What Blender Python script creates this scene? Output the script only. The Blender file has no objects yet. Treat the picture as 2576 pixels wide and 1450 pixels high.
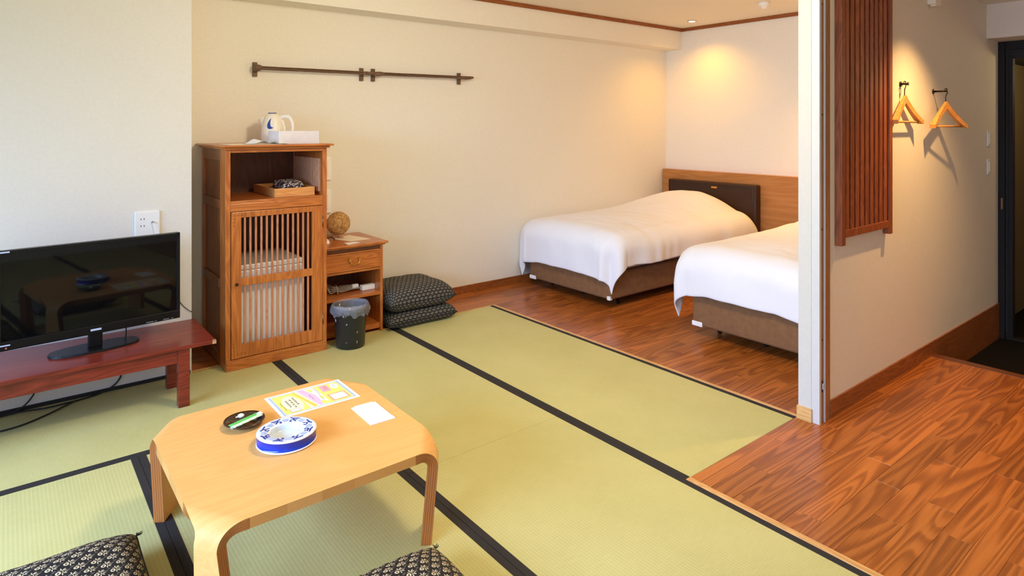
import bpy, bmesh, math, random
from mathutils import Vector, Matrix, noise
random.seed(7)
PI = math.pi
D = bpy.data
SC = bpy.context.scene
COL = SC.collection

# ------------------------------------------------------------------ camera, world, lights, exposure
FPX = 1593.0                                   # focal length in pixels of a 2576 px wide frame
cam_d = D.cameras.new('camera'); cam = D.objects.new('camera', cam_d); COL.objects.link(cam)
cam.location = (0, 0, 1.5)
cam.rotation_euler = (PI / 2, 0, math.radians(51.321 - 90.0))
cam_d.sensor_fit = 'HORIZONTAL'; cam_d.sensor_width = 36.0
cam_d.lens = FPX / 2576.0 * 36.0
cam_d.shift_y = -(725.0 - 318.63) / 2576.0
cam_d.clip_start = 0.05; cam_d.clip_end = 60
SC.camera = cam

w = D.worlds.new('world'); SC.world = w; w.use_nodes = True
bg = w.node_tree.nodes['Background']
bg.inputs[0].default_value = (0.55, 0.72, 1.0, 1); bg.inputs[1].default_value = 0.15

SC.view_settings.view_transform = 'Standard'
SC.view_settings.look = 'None'
SC.view_settings.gamma = 1.0
SC.view_settings.use_curve_mapping = False
SC.view_settings.exposure = 0.06

def area(name, loc, rot, sx, sy, col, power, shape='RECTANGLE', spread=180):
    l = D.lights.new(name, 'AREA'); l.shape = shape; l.size = sx; l.size_y = sy
    l.color = col; l.energy = power; l.spread = math.radians(spread)
    o = D.objects.new(name, l); COL.objects.link(o); o.location = loc; o.rotation_euler = rot
    return o
def spot(name, loc, col, power, angle, blend, rad=0.04, rot=(0, 0, 0)):
    l = D.lights.new(name, 'SPOT'); l.color = col; l.energy = power
    l.spot_size = math.radians(angle); l.spot_blend = blend; l.shadow_soft_size = rad
    o = D.objects.new(name, l); COL.objects.link(o); o.location = loc; o.rotation_euler = rot
    return o
CEIL = 2.634
# cool daylight falling in through the big window of the wall on the left, plus an added weak cool fill behind the camera
area('window_daylight', (-2.60, 1.60, 1.62), (0, -math.radians(57), 0), 1.15, 4.2, (0.40, 0.60, 1.0), 182, spread=110)
area('rear_fill_light', (-1.30, -0.96, 1.15), (math.radians(68), 0, 0), 2.4, 2.0, (0.50, 0.62, 1.0), 16, spread=110)
# the round ceiling lamp of the tatami room
pl_ = D.lights.new('room_lamp_light', 'POINT'); pl_.shadow_soft_size = 0.16; pl_.color = (1.0, 0.85, 0.61); pl_.energy = 82
po_ = D.objects.new('room_lamp_light', pl_); COL.objects.link(po_); po_.location = (1.85, 2.05, 2.40)
# recessed downlights over the beds and in the hall
spot('bed_downlight_light', (5.735, 4.085, CEIL - 0.014), (1.0, 0.47, 0.04), 52, 136, 0.9)
spot('bed_downlight_light_2', (5.735, 2.30, CEIL - 0.014), (1.0, 0.48, 0.05), 150, 105, 0.9)
spot('hall_downlight_light', (4.30, 1.07, 2.42), (1.0, 0.58, 0.21), 158, 102, 1.0, 0.025)
ll_ = D.lights.new('lobby_fill_light', 'POINT'); ll_.shadow_soft_size = 0.08; ll_.color = (1.0, 0.78, 0.42); ll_.energy = 5  # added weak warm fill that keeps the lobby from going black
lo_ = D.objects.new('lobby_fill_light', ll_); COL.objects.link(lo_); lo_.location = (6.75, 0.9, 1.95); ll_.energy = 9

# ------------------------------------------------------------------ small node compiler
class E:
    nt = None
    def __init__(s, sock): s.s = sock
    @staticmethod
    def op(kind, *a):
        n = E.nt.nodes.new('ShaderNodeMath'); n.operation = kind
        for i, x in enumerate(a):
            if isinstance(x, E): E.nt.links.new(x.s, n.inputs[i])
            else: n.inputs[i].default_value = float(x)
        return E(n.outputs[0])
    def __add__(a, b): return E.op('ADD', a, b)
    def __sub__(a, b): return E.op('SUBTRACT', a, b)
    def __rsub__(a, b): return E.op('SUBTRACT', b, a)
    def __mul__(a, b): return E.op('MULTIPLY', a, b)
    __radd__ = __add__; __rmul__ = __mul__
    def __truediv__(a, b): return E.op('DIVIDE', a, b)
    def lt(a, b): return E.op('LESS_THAN', a, b)
    def gt(a, b): return E.op('GREATER_THAN', a, b)
    def floor(a): return E.op('FLOOR', a)
    def fract(a): return E.op('FRACT', a)
    def abs(a): return E.op('ABSOLUTE', a)
    def sqrt(a): return E.op('SQRT', a)
    def sin(a): return E.op('SINE', a)
    def max(a, b): return E.op('MAXIMUM', a, b)
    def min(a, b): return E.op('MINIMUM', a, b)

def new_mat(name):
    m = D.materials.new(name); m.use_nodes = True
    nt = m.node_tree; E.nt = nt
    return m, nt, nt.nodes['Principled BSDF']
def lnk(nt, a, b): nt.links.new(a, b)
def srgb(r, g, b):
    f = lambda c: (c / 255 / 12.92) if c / 255 <= 0.04045 else ((c / 255 + 0.055) / 1.055) ** 2.4
    return (f(r), f(g), f(b), 1.0)
def mixc(nt, fac, a, b):
    n = nt.nodes.new('ShaderNodeMix'); n.data_type = 'RGBA'
    if isinstance(fac, E): lnk(nt, fac.s, n.inputs[0])
    elif hasattr(fac, 'links'): lnk(nt, fac, n.inputs[0])
    else: n.inputs[0].default_value = fac
    for x, k in ((a, 6), (b, 7)):
        if hasattr(x, 'links'): lnk(nt, x, n.inputs[k])
        else: n.inputs[k].default_value = x
    return n.outputs[2]
def ramp(nt, sock, stops):
    n = nt.nodes.new('ShaderNodeValToRGB'); cr = n.color_ramp
    while len(cr.elements) < len(stops): cr.elements.new(0.5)
    for e, (p, c) in zip(cr.elements, stops): e.position = p; e.color = c
    lnk(nt, sock, n.inputs[0]); return n.outputs[0]
def objco(nt, rnd=0.0):
    tc = nt.nodes.new('ShaderNodeTexCoord'); out = tc.outputs['Object']
    if rnd:
        oi = nt.nodes.new('ShaderNodeObjectInfo')
        c = nt.nodes.new('ShaderNodeCombineXYZ')
        r = E(oi.outputs['Random'])
        lnk(nt, (r * rnd).s, c.inputs[0]); lnk(nt, (r * (rnd * 3.7)).s, c.inputs[1]); lnk(nt, (r * (rnd * 1.9)).s, c.inputs[2])
        a = nt.nodes.new('ShaderNodeVectorMath'); a.operation = 'ADD'
        lnk(nt, out, a.inputs[0]); lnk(nt, c.outputs[0], a.inputs[1]); out = a.outputs[0]
    return out
def mapping(nt, vec, scale, rot=(0, 0, 0)):
    m = nt.nodes.new('ShaderNodeMapping'); m.inputs['Scale'].default_value = scale; m.inputs['Rotation'].default_value = rot
    lnk(nt, vec, m.inputs[0]); return m.outputs[0]
def noise_n(nt, vec, scale, detail=3, dist=0.0, rough=0.55):
    n = nt.nodes.new('ShaderNodeTexNoise'); n.inputs['Scale'].default_value = scale
    n.inputs['Detail'].default_value = detail; n.inputs['Distortion'].default_value = dist; n.inputs['Roughness'].default_value = rough
    lnk(nt, vec, n.inputs['Vector']); return n.outputs['Fac']
def bump(nt, bsdf, h, strength, dist=0.001):
    b = nt.nodes.new('ShaderNodeBump'); b.inputs['Strength'].default_value = strength; b.inputs['Distance'].default_value = dist
    lnk(nt, h.s if isinstance(h, E) else h, b.inputs['Height']); lnk(nt, b.outputs[0], bsdf.inputs['Normal'])
def plain(name, col, rough=0.5, metal=0.0, nz=0.04, nscale=30, spec=0.5, coat=0.0):
    m, nt, b = new_mat(name)
    n = noise_n(nt, objco(nt), nscale, 3)
    dark = tuple(c * (1 - nz) for c in col[:3]) + (1,)
    lite = tuple(min(1, c * (1 + nz)) for c in col[:3]) + (1,)
    lnk(nt, ramp(nt, n, [(0.3, dark), (0.7, lite)]), b.inputs['Base Color'])
    b.inputs['Roughness'].default_value = rough; b.inputs['Metallic'].default_value = metal
    b.inputs['Specular IOR Level'].default_value = spec; b.inputs['Coat Weight'].default_value = coat
    b.inputs['Coat Roughness'].default_value = 0.08
    return m
def wood(name, c_dark, c_mid, c_lite, axis='X', rough=0.35, fine=1.0, rnd=0.0, tone=0.0, coat=0.0, figure=1.0, spec=0.5):
    """grain stretched along one object axis; optional per-object offset and tone"""
    m, nt, b = new_mat(name)
    co = objco(nt, rnd)
    k = {'X': (1.0, 9.0, 9.0), 'Y': (9.0, 1.0, 9.0), 'Z': (9.0, 9.0, 1.0)}[axis]
    v1 = mapping(nt, co, tuple(x * 1.3 * figure for x in k))
    n1 = noise_n(nt, v1, 1.0, 2, 1.2)
    rings = (E(n1) * 11.0).fract()
    rings = (rings - 0.5).abs() * 2.0
    v2 = mapping(nt, co, tuple(x * (6 if x < 2 else 16) * fine for x in k))
    n2 = E(noise_n(nt, v2, 1.0, 3))
    f = rings * 0.42 + n2 * 0.58
    col = ramp(nt, f.s, [(0.15, c_dark), (0.5, c_mid), (0.85, c_lite)])
    if tone:
        oi = nt.nodes.new('ShaderNodeObjectInfo')
        hs = nt.nodes.new('ShaderNodeHueSaturation')
        lnk(nt, (E(oi.outputs['Random']) * tone + (1.0 - tone * 0.5)).s, hs.inputs['Value'])
        lnk(nt, col, hs.inputs['Color']); col = hs.outputs[0]
    lnk(nt, col, b.inputs['Base Color'])
    b.inputs['Roughness'].default_value = rough; b.inputs['Coat Weight'].default_value = coat; b.inputs['Coat Roughness'].default_value = 0.12
    b.inputs['Specular IOR Level'].default_value = spec
    bump(nt, b, n2, 0.12, 0.001)
    return m

# ------------------------------------------------------------------ materials
M = {}
def mk_wall(name, col):
    m, nt, b = new_mat(name)
    co = objco(nt)
    n = noise_n(nt, co, 60, 5, 0.3)
    n2 = noise_n(nt, mapping(nt, co, (140, 140, 45)), 1.0, 3)
    d = tuple(c * 0.965 for c in col[:3]) + (1,)
    lnk(nt, ramp(nt, n, [(0.35, d), (0.65, col)]), b.inputs['Base Color'])
    b.inputs['Roughness'].default_value = 0.85; b.inputs['Specular IOR Level'].default_value = 0.2
    bump(nt, b, E(n) * 0.5 + E(n2) * 0.5, 0.25, 0.0015)
    return m
M['wall'] = mk_wall('cream_wallpaper', srgb(238, 233, 220))
M['wall_white'] = mk_wall('white_wallpaper', srgb(226, 222, 214))
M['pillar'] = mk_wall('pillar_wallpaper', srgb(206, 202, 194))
M['pillar_trim'] = plain('pillar_paint', srgb(206, 203, 198), 0.5, 0, 0.02)
M['wall_hall'] = mk_wall('hall_wallpaper', srgb(232, 222, 206))
M['ceil'] = mk_wall('ceiling_paper', srgb(238, 230, 214))
M['trim'] = wood('brown_trim_wood', srgb(116, 62, 26), srgb(146, 82, 36), srgb(166, 98, 48), 'X', 0.4)
M['trim_y'] = wood('brown_trim_wood_y', srgb(116, 62, 26), srgb(146, 82, 36), srgb(166, 98, 48), 'Y', 0.4)
M['edge_wood'] = wood('pale_edge_wood', srgb(190, 138, 78), srgb(212, 160, 98), srgb(224, 178, 118), 'Y', 0.4)
M['oak'] = wood('pale_oak_block', srgb(196, 146, 82), srgb(216, 168, 102), srgb(228, 184, 122), 'Y', 0.45)
def mk_plank():
    m, nt, b = new_mat('floor_plank_wood')
    co = objco(nt, 13.0)
    n1 = E(noise_n(nt, mapping(nt, co, (0.55, 6.5, 1.0)), 1.0, 1, 0.4))
    saw = (n1 * 15.0).fract()
    line = saw * saw * saw * (1.0 - saw) * 8.0
    streak = E(noise_n(nt, mapping(nt, co, (1.4, 95, 1.0)), 1.0, 4))
    pore = E(noise_n(nt, mapping(nt, co, (12, 520, 1.0)), 1.0, 2))
    wide = E(noise_n(nt, mapping(nt, co, (0.8, 14, 1.0)), 1.0, 2))
    f = 0.62 - line * 0.34 + (streak - 0.5) * 0.45 + (pore - 0.5) * 0.25 + (wide - 0.5) * 0.35
    col = ramp(nt, f.s, [(0.12, srgb(112, 56, 20)), (0.42, srgb(152, 84, 33)), (0.62, srgb(178, 104, 45)), (0.9, srgb(194, 122, 60))])
    oi = nt.nodes.new('ShaderNodeObjectInfo'); hs = nt.nodes.new('ShaderNodeHueSaturation')
    lnk(nt, (E(oi.outputs['Random']) * 0.34 + 0.78).s, hs.inputs['Value']); lnk(nt, col, hs.inputs['Color'])
    lnk(nt, hs.outputs[0], b.inputs['Base Color'])
    b.inputs['Roughness'].default_value = 0.30; b.inputs['Specular IOR Level'].default_value = 0.4
    bump(nt, b, pore * 0.5 + streak * 0.5, 0.08, 0.0008)
    return m
M['plank'] = mk_plank()
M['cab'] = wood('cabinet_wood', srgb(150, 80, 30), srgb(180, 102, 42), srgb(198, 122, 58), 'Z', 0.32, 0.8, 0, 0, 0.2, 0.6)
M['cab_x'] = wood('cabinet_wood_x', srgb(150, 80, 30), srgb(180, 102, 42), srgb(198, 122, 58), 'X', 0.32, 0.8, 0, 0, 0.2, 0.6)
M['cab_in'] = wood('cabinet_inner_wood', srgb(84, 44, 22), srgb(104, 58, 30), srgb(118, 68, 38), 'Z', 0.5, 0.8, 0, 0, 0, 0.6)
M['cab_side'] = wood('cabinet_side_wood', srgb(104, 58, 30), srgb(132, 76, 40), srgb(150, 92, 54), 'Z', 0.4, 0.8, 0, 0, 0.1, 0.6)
M['slat'] = wood('pale_slat_wood', srgb(196, 142, 104), srgb(214, 160, 120), srgb(226, 176, 138), 'Z', 0.45)
M['door_slat'] = wood('door_slat_wood', srgb(164, 100, 66), srgb(188, 122, 84), srgb(204, 140, 100), 'Z', 0.4)
M['lattice'] = wood('lattice_wood', srgb(120, 56, 22), srgb(150, 76, 32), srgb(170, 94, 46), 'Z', 0.45, 1.0, 5.0, 0.25)
M['lattice_back'] = wood('lattice_back_wood', srgb(84, 36, 14), srgb(100, 46, 20), srgb(112, 54, 26), 'Z', 0.6)
M['bench'] = wood('red_lacquer_wood', srgb(92, 30, 20), srgb(122, 42, 28), srgb(140, 54, 36), 'X', 0.28, 0.8, 0, 0, 0.12, 0.6, 0.4)
M['bench_end'] = wood('bench_chipped_end', srgb(150, 90, 60), srgb(190, 140, 100), srgb(210, 170, 130), 'X', 0.6)
M['table_top'] = wood('table_veneer', srgb(220, 164, 94), srgb(226, 170, 100), srgb(230, 177, 108), 'X', 0.5, 0.8, 0, 0, 0.0, 0.5, 0.2)
M['tray'] = wood('tray_wood', srgb(196, 130, 66), srgb(214, 150, 84), srgb(226, 166, 100), 'X', 0.45)
M['headboard'] = wood('headboard_oak', srgb(166, 106, 48), srgb(180, 120, 58), srgb(192, 132, 70), 'Y', 0.45, 1, 0, 0, 0, 0.35)
M['hanger'] = wood('hanger_wood', srgb(196, 124, 52), srgb(216, 148, 74), srgb(228, 166, 94), 'X', 0.35, 1, 3.0)
M['jamb'] = wood('jamb_wood', srgb(140, 92, 56), srgb(160, 108, 68), srgb(174, 122, 80), 'Z', 0.5)
M['step'] = wood('step_wood', srgb(84, 44, 20), srgb(104, 58, 28), srgb(118, 70, 36), 'Y', 0.4)
M['old_wood'] = wood('worn_rail_wood', srgb(86, 62, 44), srgb(108, 80, 58), srgb(126, 98, 74), 'X', 0.6, 1.5, 2.0)
M['old_rod'] = wood('polished_rail_wood', srgb(78, 54, 38), srgb(98, 70, 50), srgb(116, 88, 66), 'X', 0.25, 1.5, 0, 0, 0.3)
M['black'] = plain('black_plastic', (0.005, 0.005, 0.006, 1), 0.3, 0, 0.1, 30, 0.25)
M['black_matte'] = plain('black_matte', (0.012, 0.011, 0.010, 1), 0.7, 0, 0.1)
M['screen'] = plain('screen_glass', (0.003, 0.003, 0.0035, 1), 0.035, 0, 0.05, 30, 0.26)
M['white_pl'] = plain('white_plastic', srgb(238, 238, 236), 0.35, 0, 0.02)
M['bright_pl'] = plain('bright_white_plastic', (0.95, 0.95, 0.95, 1), 0.4, 0, 0.01)
M['cream_pl'] = plain('cream_plastic', srgb(240, 232, 214), 0.4, 0, 0.02)
M['silver'] = plain('silver_print', srgb(190, 205, 235), 0.3, 0.0, 0.05)
M['grey_pl'] = plain('grey_plastic', srgb(120, 122, 124), 0.5)
M['fridge'] = plain('fridge_white', srgb(236, 236, 234), 0.35, 0, 0.02)
M['blue'] = plain('blue_print', srgb(28, 62, 150), 0.25)
M['blue_glaze'] = plain('blue_glaze', srgb(20, 52, 172), 0.2, 0, 0.1, 60, 0.35, 0.1)
M['pale_blue'] = plain('pale_blue_print', srgb(176, 190, 226), 0.2)
M['porcelain'] = plain('white_porcelain', srgb(232, 236, 244), 0.1, 0, 0.01, 30, 0.6, 0.6)
M['porcelain_in'] = plain('porcelain_well', srgb(206, 214, 220), 0.15, 0, 0.02)
M['lacquer'] = wood('dark_lacquer_dish', srgb(28, 14, 8), srgb(52, 28, 16), srgb(84, 50, 28), 'X', 0.15, 1, 0, 0, 0.5, 1.5)
M['green'] = plain('green_packet', srgb(92, 186, 84), 0.35, 0, 0.25, 160)
M['green_pale'] = plain('pale_green_packet', srgb(206, 226, 196), 0.35, 0, 0.15, 160)
M['paper'] = plain('white_paper', srgb(240, 238, 234), 0.6, 0, 0.02)
M['paper_warm'] = plain('warm_paper', srgb(240, 226, 204), 0.6, 0, 0.02)
M['p_blue'] = plain('print_blue', srgb(176, 194, 224), 0.5, 0, 0.02)
M['p_yellow'] = plain('print_yellow', srgb(250, 232, 120), 0.5, 0, 0.06, 40)
M['p_gold'] = plain('print_gold', srgb(248, 208, 96), 0.5, 0, 0.04)
M['p_cream'] = plain('print_cream', srgb(252, 244, 206), 0.5, 0, 0.02)
M['p_pink'] = plain('print_pink', srgb(240, 190, 222), 0.5, 0, 0.04)
M['p_rose'] = plain('print_rose', srgb(244, 172, 188), 0.5, 0, 0.04)
M['p_orange'] = plain('print_orange', srgb(250, 176, 130), 0.5, 0, 0.04)
M['p_white'] = plain('print_white', srgb(250, 246, 240), 0.5, 0, 0.02)
M['p_ink'] = plain('print_ink', srgb(96, 92, 90), 0.5)
M['brass'] = plain('brass', srgb(214, 160, 84), 0.25, 1.0, 0.05)
M['dark_metal'] = plain('dark_metal', srgb(62, 46, 36), 0.35, 0.9)
M['chrome'] = plain('chrome', (0.75, 0.73, 0.70, 1), 0.15, 1.0)
M['steel'] = plain('hinge_steel', srgb(150, 110, 70), 0.35, 1.0)
M['bed_base'] = plain('brown_bed_fabric', srgb(128, 92, 62), 0.9, 0, 0.10, 25, 0.2)
M['leather'] = plain('dark_brown_leather', srgb(54, 32, 22), 0.4, 0, 0.08, 60, 0.35)
M['sheet'] = plain('inner_sheet', srgb(206, 196, 206), 0.9, 0, 0.03)
M['cable'] = plain('black_cable', (0.010, 0.010, 0.011, 1), 0.5)
M['cord_grey'] = plain('grey_cord', srgb(150, 138, 126), 0.6)
M['slate'] = plain('black_entrance_tile', srgb(16, 14, 12), 0.7, 0, 0.15, 20, 0.2)
M['door_black'] = plain('black_door_frame', srgb(34, 30, 26), 0.6, 0, 0.06, 30, 0.25)
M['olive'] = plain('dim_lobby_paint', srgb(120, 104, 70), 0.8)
M['lobby_wood'] = wood('lobby_door_wood', srgb(120, 66, 22), srgb(148, 84, 30), srgb(160, 98, 42), 'Z', 0.5)
M['tile_dark'] = plain('dark_soft_floor', srgb(40, 34, 28), 0.7)
M['hem_border'] = plain('tatami_border_cloth', srgb(50, 46, 44), 0.85, 0, 0.12, 200, 0.2)
M['pale_stand_in'] = plain('pale_grey_stand_in', srgb(196, 188, 170), 0.8)
M['led'] = plain('led_red', srgb(240, 120, 110), 0.4)

def mk_tatami(name, along):
    m, nt, b = new_mat(name)
    co = objco(nt)
    sx = nt.nodes.new('ShaderNodeSeparateXYZ'); lnk(nt, co, sx.inputs[0])
    a, l = (E(sx.outputs[0]), E(sx.outputs[1])) if along == 'Y' else (E(sx.outputs[1]), E(sx.outputs[0]))
    rib = ((a * (2 * PI / 0.0135)).sin() * 0.5 + 0.5)
    rib = rib * rib
    vx = (18, 900, 1) if along == 'Y' else (900, 18, 1)
    reed = E(noise_n(nt, mapping(nt, co, vx), 1.0, 2))
    blot = E(noise_n(nt, co, 2.2, 3))
    f = rib * 0.11 + reed * 0.57 + blot * 0.32
    c = ramp(nt, f.s, [(0.2, srgb(170, 164, 103)), (0.5, srgb(193, 186, 124)), (0.8, srgb(208, 202, 144))])
    lnk(nt, c, b.inputs['Base Color'])
    b.inputs['Roughness'].default_value = 0.62; b.inputs['Specular IOR Level'].default_value = 0.28
    bump(nt, b, rib * 0.6 + reed * 0.4, 0.22, 0.0012)
    return m
M['tatami_y'] = mk_tatami('tatami_weave_y', 'Y')
M['tatami_x'] = mk_tatami('tatami_weave_x', 'X')

def mk_lamination(name, flip=False):
    m, nt, b = new_mat(name)
    uv = nt.nodes.new('ShaderNodeUVMap'); sp = nt.nodes.new('ShaderNodeSeparateXYZ'); lnk(nt, uv.outputs[0], sp.inputs[0])
    v = E(sp.outputs[1])
    st = ((v * 5.0).fract() - 0.5).abs() * 2.0
    n = E(noise_n(nt, mapping(nt, uv.outputs[0], (3, 24, 1)), 1.0, 3))
    f = st.gt(0.8) * 0.4 + n * 0.6
    lnk(nt, ramp(nt, f.s, [(0.15, srgb(190, 118, 56)), (0.4, srgb(172, 100, 44)), (0.8, srgb(96, 44, 16))]), b.inputs['Base Color'])
    b.inputs['Roughness'].default_value = 0.4
    return m
M['lamination'] = mk_lamination('ply_lamination')
def mk_edge_joint(name):
    m, nt, b = new_mat(name)
    uv = nt.nodes.new('ShaderNodeUVMap'); sp = nt.nodes.new('ShaderNodeSeparateXYZ'); lnk(nt, uv.outputs[0], sp.inputs[0])
    u = (E(sp.outputs[0]) * 9.0).floor()
    h = ((u * 12.9898).sin() * 43758.5).fract()
    n = E(noise_n(nt, mapping(nt, uv.outputs[0], (6, 30, 1)), 1.0, 3))
    lnk(nt, ramp(nt, (h * 0.3 + n * 0.4 + 0.15).s, [(0.1, srgb(196, 130, 62)), (0.5, srgb(214, 150, 80)), (0.9, srgb(226, 166, 98))]), b.inputs['Base Color'])
    b.inputs['Roughness'].default_value = 0.4
    return m
M['edge_joint'] = mk_edge_joint('table_edge_blocks')

def mk_floral(name, s=1.0, light=srgb(206, 190, 158)):
    """dark fabric with cream ring flowers, leaf sprays and grey leaves, half-drop repeat"""
    m, nt, b = new_mat(name)
    uv = nt.nodes.new('ShaderNodeUVMap'); sp = nt.nodes.new('ShaderNodeSeparateXYZ'); lnk(nt, uv.outputs[0], sp.inputs[0])
    TX, TY = 0.058 * s, 0.046 * s
    x0, y0 = E(sp.outputs[0]), E(sp.outputs[1])
    row = (y0 / TY).floor()
    x = ((x0 / TX + row * 0.5).fract() - 0.5) * TX
    y = ((y0 / TY).fract() - 0.5) * TY
    def ell(cx, cy, a, bb, deg):
        c, sn = math.cos(math.radians(deg)), math.sin(math.radians(deg))
        dx, dy = x - cx * s, y - cy * s
        p = (dx * c + dy * sn) / (a * s); q = (dy * c - dx * sn) / (bb * s)
        return (p * p + q * q).lt(1.0)
    def ring(cx, cy, r, wdt):
        dx, dy = x - cx * s, y - cy * s
        d = (dx * dx + dy * dy).sqrt()
        return (d - r * s).abs().lt(wdt * s)
    motif = ring(-0.010, -0.004, 0.0068, 0.0028)
    stem_ring = ring(-0.007, -0.002, 0.0128, 0.0011)
    sx_ = (x + y * 0.6).gt(-0.004 * s)
    motif = motif.max(stem_ring * sx_)
    for e in ((0.010, 0.0125, 0.0080, 0.0023, 40), (0.0005, 0.0165, 0.0062, 0.0020, 100), (0.013, 0.0065, 0.0060, 0.0019, 5),
              (0.012, -0.0115, 0.0070, 0.0024, -40), (0.003, -0.0165, 0.0058, 0.0021, -85), (0.0155, -0.004, 0.0055, 0.0018, -10)):
        motif = motif.max(ell(*e))
    grey = ell(0.024, 0.001, 0.0085, 0.0042, 35).max(ell(-0.0225, 0.014, 0.0080, 0.0040, 25))
    base = mixc(nt, grey, srgb(30, 27, 26), srgb(84, 79, 74))
    col = mixc(nt, motif, base, light)
    lnk(nt, col, b.inputs['Base Color'])
    b.inputs['Roughness'].default_value = 0.7; b.inputs['Specular IOR Level'].default_value = 0.25
    wv = E(noise_n(nt, mapping(nt, uv.outputs[0], (700, 700, 1)), 1.0, 2))
    bump(nt, b, wv * 0.5 + motif * 0.5, 0.3, 0.0008)
    return m
M['floral'] = mk_floral('floral_cushion_fabric', 0.80)
M['floral_small'] = mk_floral('floral_cushion_fabric_small', 0.66, srgb(142, 140, 130))

def mk_duvet():
    m, nt, b = new_mat('white_duvet_cotton')
    co = objco(nt)
    n = E(noise_n(nt, mapping(nt, co, (3, 14, 6)), 1.0, 4, 0.6))
    st = E(noise_n(nt, mapping(nt, co, (2, 160, 160)), 1.0, 2))
    lnk(nt, ramp(nt, st.s, [(0.3, srgb(232, 232, 237)), (0.7, srgb(236, 236, 241))]), b.inputs['Base Color'])
    b.inputs['Roughness'].default_value = 0.85; b.inputs['Specular IOR Level'].default_value = 0.2
    b.inputs['Sheen Weight'].default_value = 0.1
    bump(nt, b, n * 0.95 + st * 0.05, 0.22, 0.01)
    return m
M['duvet'] = mk_duvet()
def mk_woven():
    m, nt, b = new_mat('woven_fibre')
    co = objco(nt)
    n = E(noise_n(nt, mapping(nt, co, (60, 60, 22)), 1.0, 4, 2.0))
    lnk(nt, ramp(nt, n.s, [(0.3, srgb(140, 102, 56)), (0.5, srgb(196, 152, 92)), (0.7, srgb(222, 184, 124))]), b.inputs['Base Color'])
    b.inputs['Roughness'].default_value = 0.8; bump(nt, b, n, 0.8, 0.006)
    return m
M['woven'] = mk_woven()
def mk_bin():
    m, nt, b = new_mat('black_bin_with_petals')
    co = objco(nt)
    v = nt.nodes.new('ShaderNodeTexVoronoi'); v.inputs['Scale'].default_value = 24; lnk(nt, mapping(nt, co, (1, 1, 0.8)), v.inputs['Vector'])
    v.inputs['Randomness'].default_value = 1.0
    n = E(noise_n(nt, co, 70, 2))
    spot_ = (E(v.outputs['Distance']) + (n - 0.5) * 0.35).lt(0.19)
    sel = E(noise_n(nt, co, 9, 1)).gt(0.47)
    lnk(nt, mixc(nt, spot_ * sel, srgb(30, 33, 36), srgb(196, 196, 190)), b.inputs['Base Color'])
    b.inputs['Roughness'].default_value = 0.35
    return m
M['bin'] = mk_bin()
def mk_liner():
    m, nt, b = new_mat('clear_plastic_bag')
    b.inputs['Base Color'].default_value = srgb(214, 214, 222); b.inputs['Roughness'].default_value = 0.15
    b.inputs['Alpha'].default_value = 0.20
    co = objco(nt); bump(nt, b, noise_n(nt, co, 45, 3, 1.0), 0.8, 0.008)
    return m
M['liner'] = mk_liner()
def mk_clearbox():
    m, nt, b = new_mat('frosted_clear_plastic')
    b.inputs['Base Color'].default_value = srgb(240, 238, 240); b.inputs['Roughness'].default_value = 0.3
    co = objco(nt)
    n = noise_n(nt, co, 20, 2)
    lnk(nt, ramp(nt, n, [(0.3, (0.72, 0.72, 0.72, 1)), (0.7, (0.8, 0.8, 0.8, 1))]), b.inputs['Alpha'])
    return m
M['clearbox'] = mk_clearbox()
def mk_blob(name, dark, light, scale, th=0.5):
    m, nt, b = new_mat(name)
    co = objco(nt)
    n = E(noise_n(nt, co, scale, 2, 1.5))
    lnk(nt, mixc(nt, n.gt(th), dark, light), b.inputs['Base Color'])
    b.inputs['Roughness'].default_value = 0.8
    return m
M['bundle'] = mk_blob('black_white_cloth', srgb(40, 30, 34), srgb(220, 210, 206), 48, 0.55)
def mk_emit(name, col, strength):
    m, nt, b = new_mat(name)
    b.inputs['Base Color'].default_value = col; b.inputs['Emission Color'].default_value = col; b.inputs['Emission Strength'].default_value = strength
    return m
M['bulb'] = mk_emit('lit_bulb', (1.0, 0.86, 0.6, 1), 12)

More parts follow.
